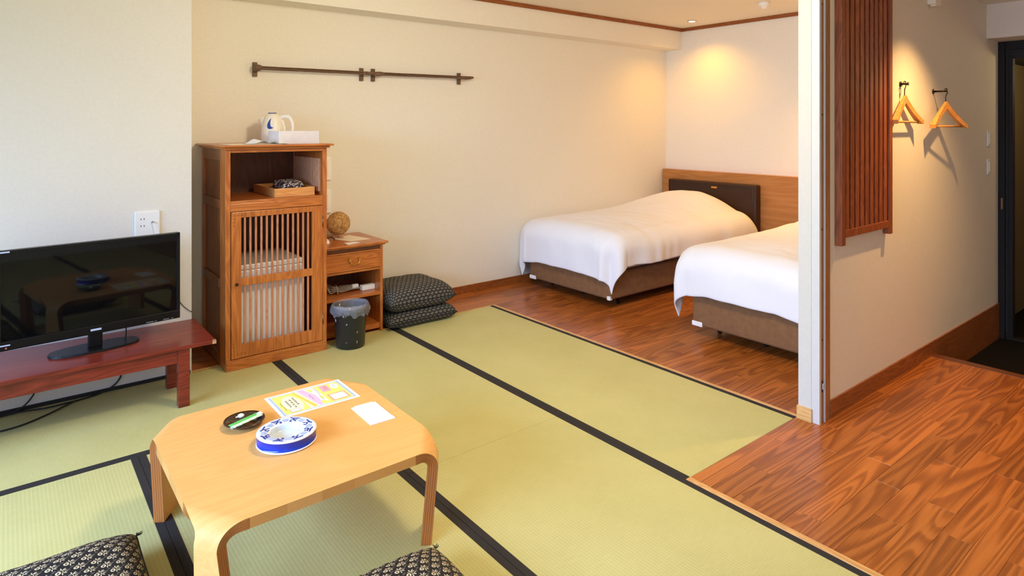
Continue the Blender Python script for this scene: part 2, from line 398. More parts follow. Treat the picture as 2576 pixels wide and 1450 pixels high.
# ------------------------------------------------------------------ mesh builder
class MB:
    def __init__(s): s.bm = bmesh.new(); s.uv = None
    def box(s, x0, x1, y0, y1, z0, z1, bev=0.0, mi=0, rot=None, seg=2):
        c = Vector(((x0 + x1) / 2, (y0 + y1) / 2, (z0 + z1) / 2))
        t = bmesh.new(); bmesh.ops.create_cube(t, size=1.0)
        for v in t.verts: v.co = Vector((v.co.x * abs(x1 - x0), v.co.y * abs(y1 - y0), v.co.z * abs(z1 - z0)))
        if bev > 0: bmesh.ops.bevel(t, geom=list(t.edges), offset=bev, segments=seg, profile=0.5, affect='EDGES')
        if rot is not None:
            for v in t.verts: v.co = rot @ v.co
        for v in t.verts: v.co += c
        for f in t.faces: f.material_index = mi
        s.merge(t); return s
    def merge(s, t):
        me = D.meshes.new('tmp'); t.to_mesh(me); t.free(); s.bm.from_mesh(me); D.meshes.remove(me)
    def cyl(s, p0, p1, r0, r1=None, n=16, mi=0, cap=True):
        r1 = r0 if r1 is None else r1
        p0, p1 = Vector(p0), Vector(p1); d = (p1 - p0).normalized()
        a = d.orthogonal().normalized(); b = d.cross(a)
        A = [s.bm.verts.new(p0 + (a * math.cos(2 * PI * i / n) + b * math.sin(2 * PI * i / n)) * r0) for i in range(n)]
        B = [s.bm.verts.new(p1 + (a * math.cos(2 * PI * i / n) + b * math.sin(2 * PI * i / n)) * r1) for i in range(n)]
        for i in range(n):
            f = s.bm.faces.new((A[i], A[(i + 1) % n], B[(i + 1) % n], B[i])); f.material_index = mi; f.smooth = True
        if cap:
            for L in (list(reversed(A)), B):
                f = s.bm.faces.new(L); f.material_index = mi
        return s
    def tube(s, pts, r, n=8, mi=0, res=1):
        P = [Vector(p) for p in pts]
        if res > 1:
            Q = []
            for i in range(len(P) - 1):
                p0 = P[max(i - 1, 0)]; p1 = P[i]; p2 = P[i + 1]; p3 = P[min(i + 2, len(P) - 1)]
                for k in range(res):
                    t = k / res
                    Q.append(0.5 * ((2 * p1) + (p2 - p0) * t + (2 * p0 - 5 * p1 + 4 * p2 - p3) * t * t + (3 * p1 - p0 - 3 * p2 + p3) * t ** 3))
            Q.append(P[-1]); P = Q
        rr = r if callable(r) else (lambda t: r)
        prev = None; ref = None; first = None
        for i, p in enumerate(P):
            d = (P[min(i + 1, len(P) - 1)] - P[max(i - 1, 0)]).normalized()
            if ref is None: ref = d.orthogonal().normalized()
            ref = (ref - d * ref.dot(d)).normalized(); b = d.cross(ref)
            R = rr(i / max(1, len(P) - 1))
            ring = [s.bm.verts.new(p + (ref * math.cos(2 * PI * k / n) + b * math.sin(2 * PI * k / n)) * R) for k in range(n)]
            if prev:
                for k in range(n):
                    f = s.bm.faces.new((prev[k], prev[(k + 1) % n], ring[(k + 1) % n], ring[k])); f.smooth = True; f.material_index = mi
            else: first = ring
            prev = ring
        f = s.bm.faces.new(list(reversed(first))); f.material_index = mi
        f = s.bm.faces.new(prev); f.material_index = mi
        return s
    def lathe(s, prof, c=(0, 0, 0), n=40, mi=0, mis=None):
        c = Vector(c); prev = None
        for j, (r, z) in enumerate(prof):
            if r < 1e-6: ring = [s.bm.verts.new(c + Vector((0, 0, z)))]
            else: ring = [s.bm.verts.new(c + Vector((r * math.cos(2 * PI * k / n), r * math.sin(2 * PI * k / n), z))) for k in range(n)]
            if prev:
                m_ = mis[j - 1] if mis else mi
                for k in range(n):
                    if len(prev) == 1 and len(ring) == 1: break
                    if len(prev) == 1: f = s.bm.faces.new((prev[0], ring[(k + 1) % n], ring[k]))
                    elif len(ring) == 1: f = s.bm.faces.new((prev[k], prev[(k + 1) % n], ring[0]))
                    else: f = s.bm.faces.new((prev[k], prev[(k + 1) % n], ring[(k + 1) % n], ring[k]))
                    f.smooth = True; f.material_index = m_
            prev = ring
        return s
    def prism(s, poly, fn0, fn1, mi=0):
        """two copies of an outline (list of 2-tuples) mapped by fn0 / fn1 to 3-D, bridged"""
        A = [s.bm.verts.new(fn0(*p)) for p in poly]; B = [s.bm.verts.new(fn1(*p)) for p in poly]
        n = len(poly)
        for i in range(n):
            f = s.bm.faces.new((A[i], A[(i + 1) % n], B[(i + 1) % n], B[i])); f.material_index = mi
        f = s.bm.faces.new(list(reversed(A))); f.material_index = mi
        f = s.bm.faces.new(B); f.material_index = mi
        return s
    def grid(s, nu, nv, fn, mi=0, uvfn=None, flip=False):
        V = [[s.bm.verts.new(fn(i / nu, j / nv)) for j in range(nv + 1)] for i in range(nu + 1)]
        if uvfn and s.uv is None: s.uv = s.bm.loops.layers.uv.new('UVMap')
        for i in range(nu):
            for j in range(nv):
                idx = [(i, j), (i + 1, j), (i + 1, j + 1), (i, j + 1)]
                if flip: idx.reverse()
                f = s.bm.faces.new([V[a][b] for a, b in idx]); f.smooth = True; f.material_index = mi
                if uvfn:
                    for lp, (a, b) in zip(f.loops, idx): lp[s.uv].uv = uvfn(a / nu, b / nv)
        return V

OFF = {}                                          # world position of each object's origin
def parent_off(p): return OFF.get(p.name, Vector((0, 0, 0)))
def obj(name, mb, mat, parent=None, smooth=False, base=None, fix=True):
    """link a builder as ONE mesh object; world-built vertices are moved to the parent's origin"""
    bm = mb.bm
    if fix: bmesh.ops.recalc_face_normals(bm, faces=list(bm.faces))
    me = D.meshes.new(name)
    o = D.objects.new(name, me); COL.objects.link(o)
    if parent is not None:
        off = parent_off(parent); o.parent = parent; OFF[o.name] = off.copy()
    else:
        if base is None:
            xs = [v.co.x for v in bm.verts]; ys = [v.co.y for v in bm.verts]; zs = [v.co.z for v in bm.verts]
            base = ((min(xs) + max(xs)) / 2, (min(ys) + max(ys)) / 2, min(zs))
        off = Vector(base); o.location = off; OFF[o.name] = off.copy()
    for v in bm.verts: v.co -= off
    if smooth:
        for f in bm.faces: f.smooth = True
    bm.to_mesh(me); bm.free()
    for m_ in (mat if isinstance(mat, (list, tuple)) else [mat]): me.materials.append(m_)
    return o
def thing(name, label, cat, loc=(0, 0, 0), rotz=0.0, group=None, local=False):
    o = D.objects.new(name, None); COL.objects.link(o); o.location = loc; o.rotation_euler = (0, 0, rotz)
    o.empty_display_size = 0.05
    OFF[o.name] = Vector((0, 0, 0)) if (local or rotz != 0) else Vector(loc)   # rotated things are built in local coordinates
    o['label'] = label; o['category'] = cat
    if group: o['group'] = group
    return o
def tag(o, label, cat, group=None):
    o['label'] = label; o['category'] = cat
    if group: o['group'] = group
    return o
def struct(name, mb, mat, parent=None, smooth=False, base=(0, 0, 0)):
    o = obj(name, mb, mat, parent, smooth, base)
    if parent is None: o['kind'] = 'structure'
    return o
def dup(root, loc, rotz=None, label=None):
    def cp(o, par):
        c = o.copy(); COL.objects.link(c)
        if par is not None: c.parent = par
        for ch in list(o.children): cp(ch, c)
        return c
    r = cp(root, None); r.location = loc
    if rotz is not None: r.rotation_euler = (0, 0, rotz)
    if label: r['label'] = label
    return r
def shade_auto(o, ang=40):
    me = o.data
    for p in me.polygons: p.use_smooth = True
    me.set_sharp_from_angle(angle=math.radians(ang))
    return o

# ------------------------------------------------------------------ the setting
XW, YK, YT, YH = 6.12, 4.72, 4.235, 1.525        # headboard wall, kettle wall, television wall, hall wall
XL, YN = -2.7, -1.0                             # window wall, wall behind the camera
sub = MB().box(XL, XW, YN, YK, -0.30, -0.03)
sub.bm.faces.ensure_lookup_table()
floor = struct('floor', MB().box(XL - 0.1, 4.74, YN, YK + 0.05, -0.12, -0.03).box(4.74, XW, 1.575, YK + 0.05, -0.12, -0.03), M['step'])

def mat_piece(x0, x1, y0, y1, along, borders):
    g = 0.0008
    o = obj('tatami_mat', MB().box(x0 + g, x1 - g, y0 + g, y1 - g, -0.03, 0.0, 0.0015, seg=1), M['tatami_' + along.lower()], floor)
    bw = 0.031
    for b_ in borders:
        if b_ == 'L': r_ = (x0 + g, x0 + bw, y0 + g, y1 - g)
        if b_ == 'R': r_ = (x1 - bw, x1 - g, y0 + g, y1 - g)
        if b_ == 'N': r_ = (x0 + g, x1 - g, y0 + g, y0 + bw + 0.012)
        obj('border_cloth', MB().box(*r_, -0.012, 0.0014, 0.0007, seg=1), M['hem_border'], o)
mat_piece(-1.30, -0.41, YN, 3.302, 'Y', 'LR')
mat_piece(XL, -1.30, YN, 3.302, 'Y', 'LR')
mat_piece(-0.41, 0.472, 1.54, 3.302, 'Y', 'LR')
mat_piece(0.472, 1.355, 1.54, 3.302, 'Y', 'LR')
mat_piece(-0.41, 0.472, YN, 1.54, 'Y', 'LR')
mat_piece(0.472, 1.355, YN, 1.54, 'Y', 'LR')
mat_piece(XL, 1.355, 3.302, 4.225, 'X', 'NR')
mat_piece(1.355, 2.256, 2.409, 4.245, 'Y', 'LR')
mat_piece(1.355, 2.256, 0.62, 2.409, 'Y', 'LR')
mat_piece(1.355, 2.256, YN, 0.62, 'Y', 'LR')
mat_piece(2.256, 3.192, 1.637, 4.245, 'Y', 'LR')
# pale wooden strips that frame the matting
obj('edge_strip', MB().box(3.192, 3.216, 1.62, 4.245, -0.03, 0.003, 0.001), M['edge_wood'], floor)
obj('edge_strip', MB().box(2.256, 2.286, YN, 1.637, -0.03, 0.003, 0.001), M['edge_wood'], floor)
obj('edge_strip', MB().box(0.86, 3.216, 4.245, 4.257, -0.03, 0.003, 0.001), M['edge_wood'], floor)

def planks(x0, x1, y0, y1, pw, pl, seed):
    rnd = random.Random(seed)
    meshes = {}
    y = y1; r = 0
    while y > y0 + 0.004:
        ya = max(y0, y - pw)
        x = x0 - ((r * 0.41 + rnd.random() * 0.25) % 1.0) * pl
        while x < x1 - 0.004:
            xa, xb = max(x, x0), min(x + pl, x1)
            if xb - xa > 0.012:
                key = (round(xb - xa, 3), round(y - ya, 3))
                if key not in meshes:
                    L, W = key; mb = MB(); mb.box(-L / 2 + 0.0004, L / 2 - 0.0004, -W / 2 + 0.0003, W / 2 - 0.0003, -0.03, 0.0, 0.0007, seg=1)
                    o = obj('plank', mb, M['plank'], None, base=(0, 0, 0)); meshes[key] = o.data
                else:
                    o = D.objects.new('plank', meshes[key]); COL.objects.link(o)
                o.parent = floor; o.location = ((xa + xb) / 2, (ya + y) / 2, 0.0)
            x += pl
        y -= pw; r += 1
planks(2.286, 4.72, 0.0, 1.637, 0.1, 0.64, 3)
planks(2.286, 4.72, -1.0, 0.0, 0.25, 1.22, 4)
planks(3.216, XW, 1.64, 4.257, 0.1, 0.64, 5)
planks(0.86, XW, 4.257, YK, 0.116, 0.64, 6)
# sunken black entrance floor and its wooden step edge
obj('step_edge', MB().box(4.72, 4.795, YN, YH, -0.19, 0.002, 0.004), M['step'], floor)
obj('entrance_tile', MB().box(4.795, 7.6, YN, 1.7, -0.26, -0.19), M['slate'], floor)

# walls
T = 0.12
struct('wall_left', MB().box(XL - 0.1, 0.888, YT, YK + 0.1, -0.03, CEIL), M['wall_white'])
struct('wall_back', MB().box(0.888, XW + 0.1, YK, YK + 0.1, -0.03, CEIL), M['wall'])
struct('wall_right', MB().box(XW, XW + 0.1, 1.62, YK + 0.1, -0.03, CEIL), M['wall'])
mb = MB(); mb.box(XL - 0.1, XL, YN - 0.1, YT, -0.03, 0.2); mb.box(XL - 0.1, XL, YN - 0.1, YT, 2.1, CEIL)
mb.box(XL - 0.1, XL, YN - 0.1, -0.55, 0.2, 2.1); mb.box(XL - 0.1, XL, 3.75, YT, 0.2, 2.1)
struct('wall_window', mb, M['wall'])
mb = MB(); mb.box(XL - 0.1, 7.6, YN - 0.1, YN, -0.26, 0.12); mb.box(XL - 0.1, 7.6, YN - 0.1, YN, 2.15, CEIL)
mb.box(XL - 0.1, -2.52, YN - 0.1, YN, 0.12, 2.15); mb.box(-0.08, 7.6, YN - 0.1, YN, 0.12, 2.15)  # opening made only to suit the added rear fill
struct('wall_front', mb, M['wall'])
wall_hall = struct('wall_hall', MB().box(3.205, 6.2, YH, 1.622, -0.03, CEIL), M['wall_hall'])
struct('ceiling', MB().box(XL - 0.1, XW + 0.1, YN - 0.1, YK + 0.1, CEIL, CEIL + 0.1), M['ceil'])
struct('ceiling', MB().box(3.31, 6.5, YN - 0.1, YH, 2.44, 2.50).box(3.27, 3.31, YN - 0.1, YH, 2.44, CEIL), M['ceil'])
# boxed beam along the back wall with the brown cornice
struct('trim_1', MB().box(0.888, XW, 4.495, YK, 2.392, CEIL), M['wall'])
struct('trim_2', MB().box(0.888, XW - 0.012, 4.481, 4.495, CEIL - 0.038, CEIL), M['trim'])
struct('trim_3', MB().box(XW - 0.014, XW, 1.622, 4.483, CEIL - 0.038, CEIL), M['trim_y'])
struct('baseboard_back', MB().box(0.888, XW, YK - 0.012, YK, 0.0, 0.068, 0.001), M['trim'])
struct('baseboard_hall', MB().box(3.312, 6.2, YH - 0.010, YH, -0.19, 0.09, 0.001), M['trim'])
struct('baseboard_left', MB().box(XL, 0.88, YT - 0.012, YT, -0.01, 0.018, 0.001), M['black_matte'])
# end of the partition: white end panel, wooden foot, door jamb strips
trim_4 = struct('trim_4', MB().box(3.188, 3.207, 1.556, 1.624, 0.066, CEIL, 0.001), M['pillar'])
obj('foot_block', MB().box(3.178, 3.207, 1.552, 1.628, 0.0, 0.068, 0.001), M['oak'], trim_4)
obj('jamb_strip', MB().box(3.190, 3.210, 1.516, 1.557, 0.0, CEIL, 0.001), M['pillar_trim'], trim_4)
jg = obj('jamb_groove', MB().box(3.210, 3.243, 1.5205, 1.53, 0.0, CEIL), M['jamb'], trim_4)
obj('jamb_strip', MB().box(3.243, 3.252, 1.514, 1.53, 0.0, CEIL, 0.001), M['pillar_trim'], trim_4)
obj('jamb_post', MB().box(3.252, 3.312, 1.5195, 1.53, 0.0, CEIL, 0.001), M['jamb'], trim_4)
for z in (2.12, 1.56, 0.98, 0.42):
    obj('screw', MB().cyl((3.226, 1.5205, z), (3.226, 1.5185, z), 0.004, n=10), M['dark_metal'], jg)
obj('latch_plate', MB().box(3.221, 3.232, 1.518, 1.521, 0.155, 0.215, 0.001), M['dark_metal'], jg)
obj('latch_tongue', MB().box(3.224, 3.230, 1.514, 1.519, 0.17, 0.20, 0.001), M['white_pl'], jg)

# entrance: lowered lintel, black door frame, dim lobby beyond
struct('trim_5', MB().box(5.91, 6.5, YN, YH, 2.178, 2.44), M['wall_hall'])
door = MB().box(6.20, 6.26, 1.44, 1.525, -0.19, 2.178, 0.003)
door_1 = struct('door_1', MB().box(6.215, 6.27, 1.485, YH + 0.02, -0.19, 2.178, 0.003).box(6.215, 6.27, YN, 1.485, 2.11, 2.178, 0.003), M['door_black'])
obj('inner_stop', MB().box(6.225, 6.29, 1.435, 1.462, -0.19, 2.06, 0.003), M['door_black'], door_1)
obj('frame_groove', MB().box(6.24, 6.27, 1.462, 1.485, -0.19, 2.11), M['black_matte'], door_1)
obj('head_panel', MB().box(6.235, 6.28, YN, 1.462, 2.04, 2.11), M['black_matte'], door_1)
obj('threshold', MB().box(6.205, 6.28, YN, 1.475, -0.19, -0.175, 0.003), M['door_black'], door_1)
obj('strike_plate', MB().box(6.212, 6.217, 1.497, 1.510, 0.84, 0.93, 0.001), M['steel'], door_1)
obj('frame_foot', MB().box(6.19, 6.22, 1.48, 1.522, -0.19, -0.13, 0.003), M['door_black'], door_1)
wl = struct('wall_lobby', MB().box(7.5, 7.6, YN, 2.2, -0.26, CEIL).box(6.27, 7.6, 1.62, 1.7, -0.26, CEIL), M['olive'])
obj('lobby_soffit', MB().box(6.29, 7.6, YN, 1.7, 2.06, 2.2), M['black_matte'], wl)
obj('lobby_door_panel', MB().box(7.44, 7.5, YN, 1.63, -0.2, 1.82, 0.004), M['lobby_wood'], wl)

# ------------------------------------------------------------------ low table
def make_table():
    cx, cy, hx, hy, H, t = 0.849, 2.385, 0.419, 0.430, 0.338, 0.033
    t_ = thing('low_table', 'golden bentwood low table with rounded chamfered corners standing on the tatami', 'table', (cx, cy, 0))
    A = math.radians(33.0)                         # direction of the corner legs off the x axis
    dx_, dy_ = math.cos(A), math.sin(A)
    t2 = 0.038                                     # leg thickness
    S = 0.548; r = 0.070; s0 = S - r; sc = 0.470
    xe = lambda s_: (hy * 0 + (hx - s_ * dx_) / dy_)   # |q| limits of the rectangle at diagonal distance s
    # first-quadrant frame: d = (dx,dy), p = (-dy,dx); point = d*s + p*q
    q_lo = lambda s_: (s_ * dx_ - hx) / dy_        # x = hx edge (q >= q_lo)
    q_hi = lambda s_: (hy - s_ * dy_) / dx_        # y = hy edge (q <= q_hi)
    qm = 0.5 * (q_lo(S) + q_hi(S))
    def smax(a, b, k=0.026):
        h_ = max(0.0, min(1.0, 0.5 + 0.5 * (a - b) / k)); return b * (1 - h_) + a * h_ + k * h_ * (1 - h_)
    quads = ((1, 1), (-1, 1), (-1, -1), (1, -1))
    poly = []
    for sx, sy in quads:
        a = Vector((sx * (dx_ * sc - dy_ * q_lo(sc)), sy * (dy_ * sc + dx_ * q_lo(sc))))
        b = Vector((sx * (dx_ * sc - dy_ * q_hi(sc)), sy * (dy_ * sc + dx_ * q_hi(sc))))
        poly += [a, b] if sx * sy > 0 else [b, a]
    mb = MB(); uv = mb.bm.loops.layers.uv.new('UVMap')
    top = [mb.bm.verts.new((q.x + cx, q.y + cy, H)) for q in poly]; bot = [mb.bm.verts.new((q.x + cx, q.y + cy, H - t)) for q in poly]
    f = mb.bm.faces.new(top); f.material_index = 0
    f = mb.bm.faces.new(list(reversed(bot))); f.material_index = 0
    n = len(poly)
    for i in range(n):
        j = (i + 1) % n
        f = mb.bm.faces.new((bot[i], bot[j], top[j], top[i])); f.material_index = 1
        L = (poly[j] - poly[i]).length
        for lp, q in zip(f.loops, ((0, 0), (L, 0), (L, 1), (0, 1))): lp[uv].uv = q
    obj('tabletop', mb, [M['table_top'], M['edge_joint']], t_)
    arc = r * PI / 2; down = H - r
    for sx, sy in quads:
        mb = MB(); uv = mb.bm.loops.layers.uv.new('UVMap')
        prev = None
        us = [0.0, 0.002, 0.004] + [(s0 - sc) + arc * i / 30 for i in range(31)] + [(s0 - sc) + arc + down * i / 10 for i in range(1, 11)]
        for u in us:
            if u <= s0 - sc: s_, z, nx, nz, e = sc + u, H, 0.0, 1.0, 0.0
            elif u <= s0 - sc + arc:
                a = (u - (s0 - sc)) / r
                s_, z, nx, nz, e = s0 + r * math.sin(a), H - r + r * math.cos(a), math.sin(a), math.cos(a), 0.0
            else:
                e = u - (s0 - sc) - arc
                s_, z, nx, nz = s0 + r - 0.024 * (e / down), H - r - e, 1.0, 0.0
            su = min(sc + u, 0.70)                  # unfolded distance drives the outline
            w_ = 0.042 + 0.020 * max(0.0, e / down)
            if u == 0.0: qa, qb = q_lo(sc), q_hi(sc)
            else:
                qa = -smax(-q_lo(su), -(qm - w_))
                qb = smax(q_hi(su), qm + w_)
            tt = t + (t2 - t) * min(1.0, u / 0.08)
            ring = []
            for depth in (0, tt):
                for q in (qa, qb):
                    s2 = s_ - nx * depth; z2 = max(0.0, z - nz * depth)
                    ring.append(mb.bm.verts.new((sx * (dx_ * s2 - dy_ * q) + cx, sy * (dy_ * s2 + dx_ * q) + cy, z2)))
            if prev:
                a, b = prev, ring
                for idx, mi in (((0, 1), 0), ((3, 2), 0), ((2, 0), 1), ((1, 3), 1)):
                    f = mb.bm.faces.new((a[idx[0]], a[idx[1]], b[idx[1]], b[idx[0]])); f.material_index = mi; f.smooth = True
                    vals = {0: 1.0, 1: 1.0, 2: 0.0, 3: 0.0}
                    for lp, (q, uu) in zip(f.loops, ((idx[0], pu), (idx[1], pu), (idx[1], u), (idx[0], u))): lp[uv].uv = (uu, vals[q])
            else:
                mb.bm.faces.new((ring[0], ring[2], ring[3], ring[1]))
            prev = ring; pu = u
        f = mb.bm.faces.new((prev[0], prev[1], prev[3], prev[2])); f.material_index = 1
        o = obj('leg', mb, [M['table_top'], M['lamination']], t_)
        shade_auto(o, 50)
    return t_
make_table()
TZ = 0.338

# ------------------------------------------------------------------ things on the low table
a = thing('ashtray', 'round blue and white porcelain ashtray with a ring of blue figures on the low table', 'ashtray', (0.812, 2.345, TZ))
prof = [(0.0, 0.0), (0.094, 0.0), (0.100, 0.003), (0.1015, 0.006), (0.1005, 0.009), (0.099, 0.010), (0.099, 0.046), (0.1005, 0.0475), (0.101, 0.049), (0.099, 0.0515), (0.093, 0.052), (0.058, 0.048), (0.0545, 0.0465), (0.052, 0.042), (0.050, 0.028), (0.046, 0.022), (0.0, 0.021)]
mis = [0, 0, 0, 0, 0, 1, 0, 0, 0, 0, 0, 0, 2, 2, 2, 2]
prof = [(r_ * 1.05, z_ * 0.86) for r_, z_ in prof]
obj('bowl', MB().lathe(prof, OFF[a.name], 64, mis=mis), [M['porcelain'], M['blue_glaze'], M['porcelain_in']], a)
def ring_pt(rr, an):
    rr *= 1.05; z = 0.0416 + (rr / 1.05 - 0.058) / 0.035 * 0.0034
    return Vector((0.812 + rr * math.cos(an), 2.345 + rr * math.sin(an), TZ + z))
def ring_stroke(mb, pts, wd):
    """a thin raised stroke on the ashtray rim; pts in (tangential, radial) metres around angle A0"""
    P = [ring_pt(0.0755 + rv * 1.15, A0 + tv * 1.3 / 0.0755) for tv, rv in pts]; wd *= 1.35
    for q0, q1 in zip(P, P[1:]):
        dr = (q1 - q0).normalized(); nrm = dr.cross(Vector((0, 0, 1))).normalized() * wd / 2
        up = Vector((0, 0, 0.0005)); e = dr * wd * 0.35
        v = [mb.bm.verts.new(x) for x in (q0 - nrm - e, q1 - nrm + e, q1 + nrm + e, q0 + nrm - e)]
        w_ = [mb.bm.verts.new(x.co + up) for x in v]
        mb.bm.faces.new(w_)
        for i in range(4): mb.bm.faces.new((v[i], v[(i + 1) % 4], w_[(i + 1) % 4], w_[i]))
for k in range(8):
    A0 = 2 * PI * (k + 0.15) / 8
    mb = MB()
    fl = 1 if k % 2 else -1
    ring_stroke(mb, [(-0.011 * fl, 0.009), (0.003 * fl, 0.007), (0.010 * fl, 0.010)], 0.0042)
    ring_stroke(mb, [(0.003 * fl, 0.007), (0.001 * fl, -0.001), (-0.008 * fl, -0.008)], 0.0036)
    ring_stroke(mb, [(0.001 * fl, -0.001), (0.008 * fl, -0.003), (0.010 * fl, -0.010), (0.004 * fl, -0.012)], 0.0034)
    if k % 3: ring_stroke(mb, [(-0.009 * fl, 0.001), (-0.002 * fl, 0.000)], 0.003)
    obj('painted_figure', mb, M['blue'], a, fix=True)
    A0 = 2 * PI * (k + 0.65) / 8
    mb = MB(); ring_stroke(mb, [(-0.006, 0.003), (0.006, 0.003)], 0.008); ring_stroke(mb, [(-0.006, -0.006), (0.005, -0.006)], 0.006)
    obj('painted_block', mb, M['pale_blue'], a, fix=True)

dx, dy = 0.727, 2.575
tag(obj('snack_dish', MB().lathe([(0, 0.0), (0.040, 0.0), (0.044, 0.004), (0.066, 0.014), (0.0755, 0.021), (0.0745, 0.0235), (0.066, 0.0185), (0.044, 0.009), (0.0, 0.007)], (dx, dy, TZ), 48), M['lacquer']),
    'small dark lacquer dish holding green tea sticks and sweets, beside the ashtray', 'dish')
def stick(p0, p1, wd, mat, label):
    p0, p1 = Vector(p0), Vector(p1); d = (p1 - p0).normalized(); s_ = d.cross(Vector((0, 0, 1))).normalized()
    mb = MB(); L = (p1 - p0).length
    def fn(u, v):
        q = p0 + d * (u * L) + s_ * ((v - 0.5) * wd)
        q.z += 0.0035 * (1 - (2 * v - 1) ** 2) * min(1, min(u, 1 - u) * 9) + 0.0006 * math.sin(u * 60)
        return q
    mb.grid(24, 6, fn); V = mb.bm
    def fn2(u, v):
        q = p0 + d * (u * L) + s_ * ((v - 0.5) * wd); q.z -= 0.0002 + 0.001 * (1 - (2 * v - 1) ** 2) * min(1, min(u, 1 - u) * 9); return q
    mb.grid(24, 6, fn2, flip=True)
    bmesh.ops.remove_doubles(mb.bm, verts=mb.bm.verts, dist=0.0003)
    return tag(obj('tea_stick', mb, mat), label, 'packet', 'stick packets in the dark dish')
stick((0.668, 2.553, TZ + 0.020), (0.785, 2.590, TZ + 0.024), 0.026, M['green'], 'bright green stick packet lying in the dark dish, the farther of two')
stick((0.664, 2.532, TZ + 0.021), (0.792, 2.570, TZ + 0.026), 0.021, M['green_pale'], 'pale white-green stick packet lying in the dark dish, the nearer of two')
for (x, y, lb) in ((0.725, 2.612, 'white wrapped sweet at the far left of the dark dish'), (0.788, 2.583, 'white wrapped sweet at the right end of the green tea sticks')):
    mb = MB(); mb.lathe([(0, -0.004), (0.008, -0.003), (0.0125, 0.002), (0.012, 0.006), (0.006, 0.010), (0, 0.0105)], (x, y, TZ + 0.0205), 20)
    mb.box(x - 0.020, x - 0.010, y - 0.004, y + 0.004, TZ + 0.021, TZ + 0.0235, 0.001)
    tag(obj('wrapped_sweet', mb, M['white_pl'], smooth=True), lb, 'sweet', 'sweets in the dark dish')

# printed information sheet (laminated), panels are thin print layers
sx0, sx1, sy0, sy1 = 0.862, 1.194, 2.535, 2.768
sh = thing('information_sheet', 'laminated yellow and pink information sheet at the far edge of the low table', 'sheet', ((sx0 + sx1) / 2, (sy0 + sy1) / 2, TZ))
obj('laminate', MB().box(sx0, sx1, sy0, sy1, TZ + 0.0002, TZ + 0.0012, 0.0002, seg=1), M['p_white'], sh)
lev = [0.0012]
def panel(u0, u1, v0, v1, mat, name='print_panel', dz=0.00025, poly=None, par=None):
    """u along X, v along Y, both 0..1 of the sheet"""
    W, Hh = sx1 - sx0, sy1 - sy0
    mb = MB()
    z = TZ + 0.0009
    pts = poly or [(u0, v0), (u1, v0), (u1, v1), (u0, v1)]
    mb.prism(pts, lambda u, v: (sx0 + u * W, sy0 + v * Hh, z), lambda u, v: (sx0 + u * W, sy0 + v * Hh, TZ + 0.0012 + dz))
    return obj(name, mb, mat, par or sh)
def oval(uc, vc, ru, rv, n=20): return [(uc + ru * math.cos(2 * PI * i / n), vc + rv * math.sin(2 * PI * i / n)) for i in range(n)]
panel(0.035, 0.965, 0.05, 0.95, M['p_blue'], dz=0.0001)
panel(0.065, 0.935, 0.075, 0.925, M['p_cream'], dz=0.0002)
panel(0.068, 0.37, 0.08, 0.92, M['p_yellow'], dz=0.0003)
panel(0.60, 0.93, 0.08, 0.92, M['p_yellow'], dz=0.0003)
panel(0, 0, 0, 0, M['p_gold'], dz=0.00035, poly=[(0.33, 0.90), (0.36, 0.92), (0.47, 0.12), (0.42, 0.09)])
panel(0, 0, 0, 0, M['p_cream'], dz=0.0005, poly=oval(0.235, 0.47, 0.115, 0.36))
panel(0, 0, 0, 0, M['p_pink'], dz=0.0005, poly=[(0.40, 0.92), (0.49, 0.10), (0.56, 0.12), (0.555, 0.55), (0.48, 0.92)])
panel(0.56, 0.63, 0.20, 0.86, M['p_white'], dz=0.0005)
for (uc, vc, ru, rv) in ((0.55, 0.80, 0.022, 0.07), (0.575, 0.18, 0.032, 0.09), (0.60, 0.40, 0.02, 0.08), (0.655, 0.86, 0.025, 0.06)):
    panel(0, 0, 0, 0, M['p_yellow'], dz=0.0007, poly=oval(uc, vc, ru, rv))
panel(0, 0, 0, 0, M['p_rose'], dz=0.0006, poly=[(0.67, 0.60), (0.78, 0.58), (0.79, 0.86), (0.74, 0.90), (0.68, 0.86)])
panel(0, 0, 0, 0, M['p_white'], dz=0.0006, poly=oval(0.86, 0.76, 0.05, 0.13))
panel(0.67, 0.91, 0.12, 0.44, M['p_orange'], dz=0.0006)
panel(0.70, 0.885, 0.16, 0.40, M['p_white'], dz=0.0008)
panel(0.14, 0.26, 0.12, 0.22, M['p_white'], dz=0.0008)
# short illegible print strokes where the sheet carries lettering
rs = random.Random(3)
mb = MB(); W, Hh = sx1 - sx0, sy1 - sy0
def dash(mb, u, v, du, dv):
    mb.box(sx0 + u * W, sx0 + (u + du) * W, sy0 + v * Hh, sy0 + (v + dv) * Hh, TZ + 0.0014, TZ + 0.0021)
for (uc, n, v0, v1) in ((0.185, 5, 0.32, 0.66), (0.235, 4, 0.26, 0.68), (0.285, 5, 0.36, 0.72)):
    for k in range(n):
        v = v1 - (v1 - v0) * (k + 0.5) / n; hh = (v1 - v0) / n * 0.7
        dash(mb, uc - 0.014, v, 0.028, 0.012); dash(mb, uc - 0.002, v - hh * 0.5, 0.005, hh); dash(mb, uc - 0.013, v - hh * 0.45, 0.024 * rs.random() + 0.006, 0.010)
        if rs.random() > 0.4: dash(mb, uc + 0.006, v - hh * 0.6, 0.004, hh * 0.6)
for (uc, v0, v1) in ((0.105, 0.25, 0.60), (0.59, 0.28, 0.52), (0.61, 0.56, 0.80), (0.855, 0.68, 0.84), (0.49, 0.40, 0.62), (0.72, 0.66, 0.80), (0.75, 0.66, 0.84)):
    v = v0
    while v < v1:
        l = 0.02 + rs.random() * 0.03; dash(mb, uc + (rs.random() - 0.5) * 0.008, v, 0.006, l); v += l + 0.015
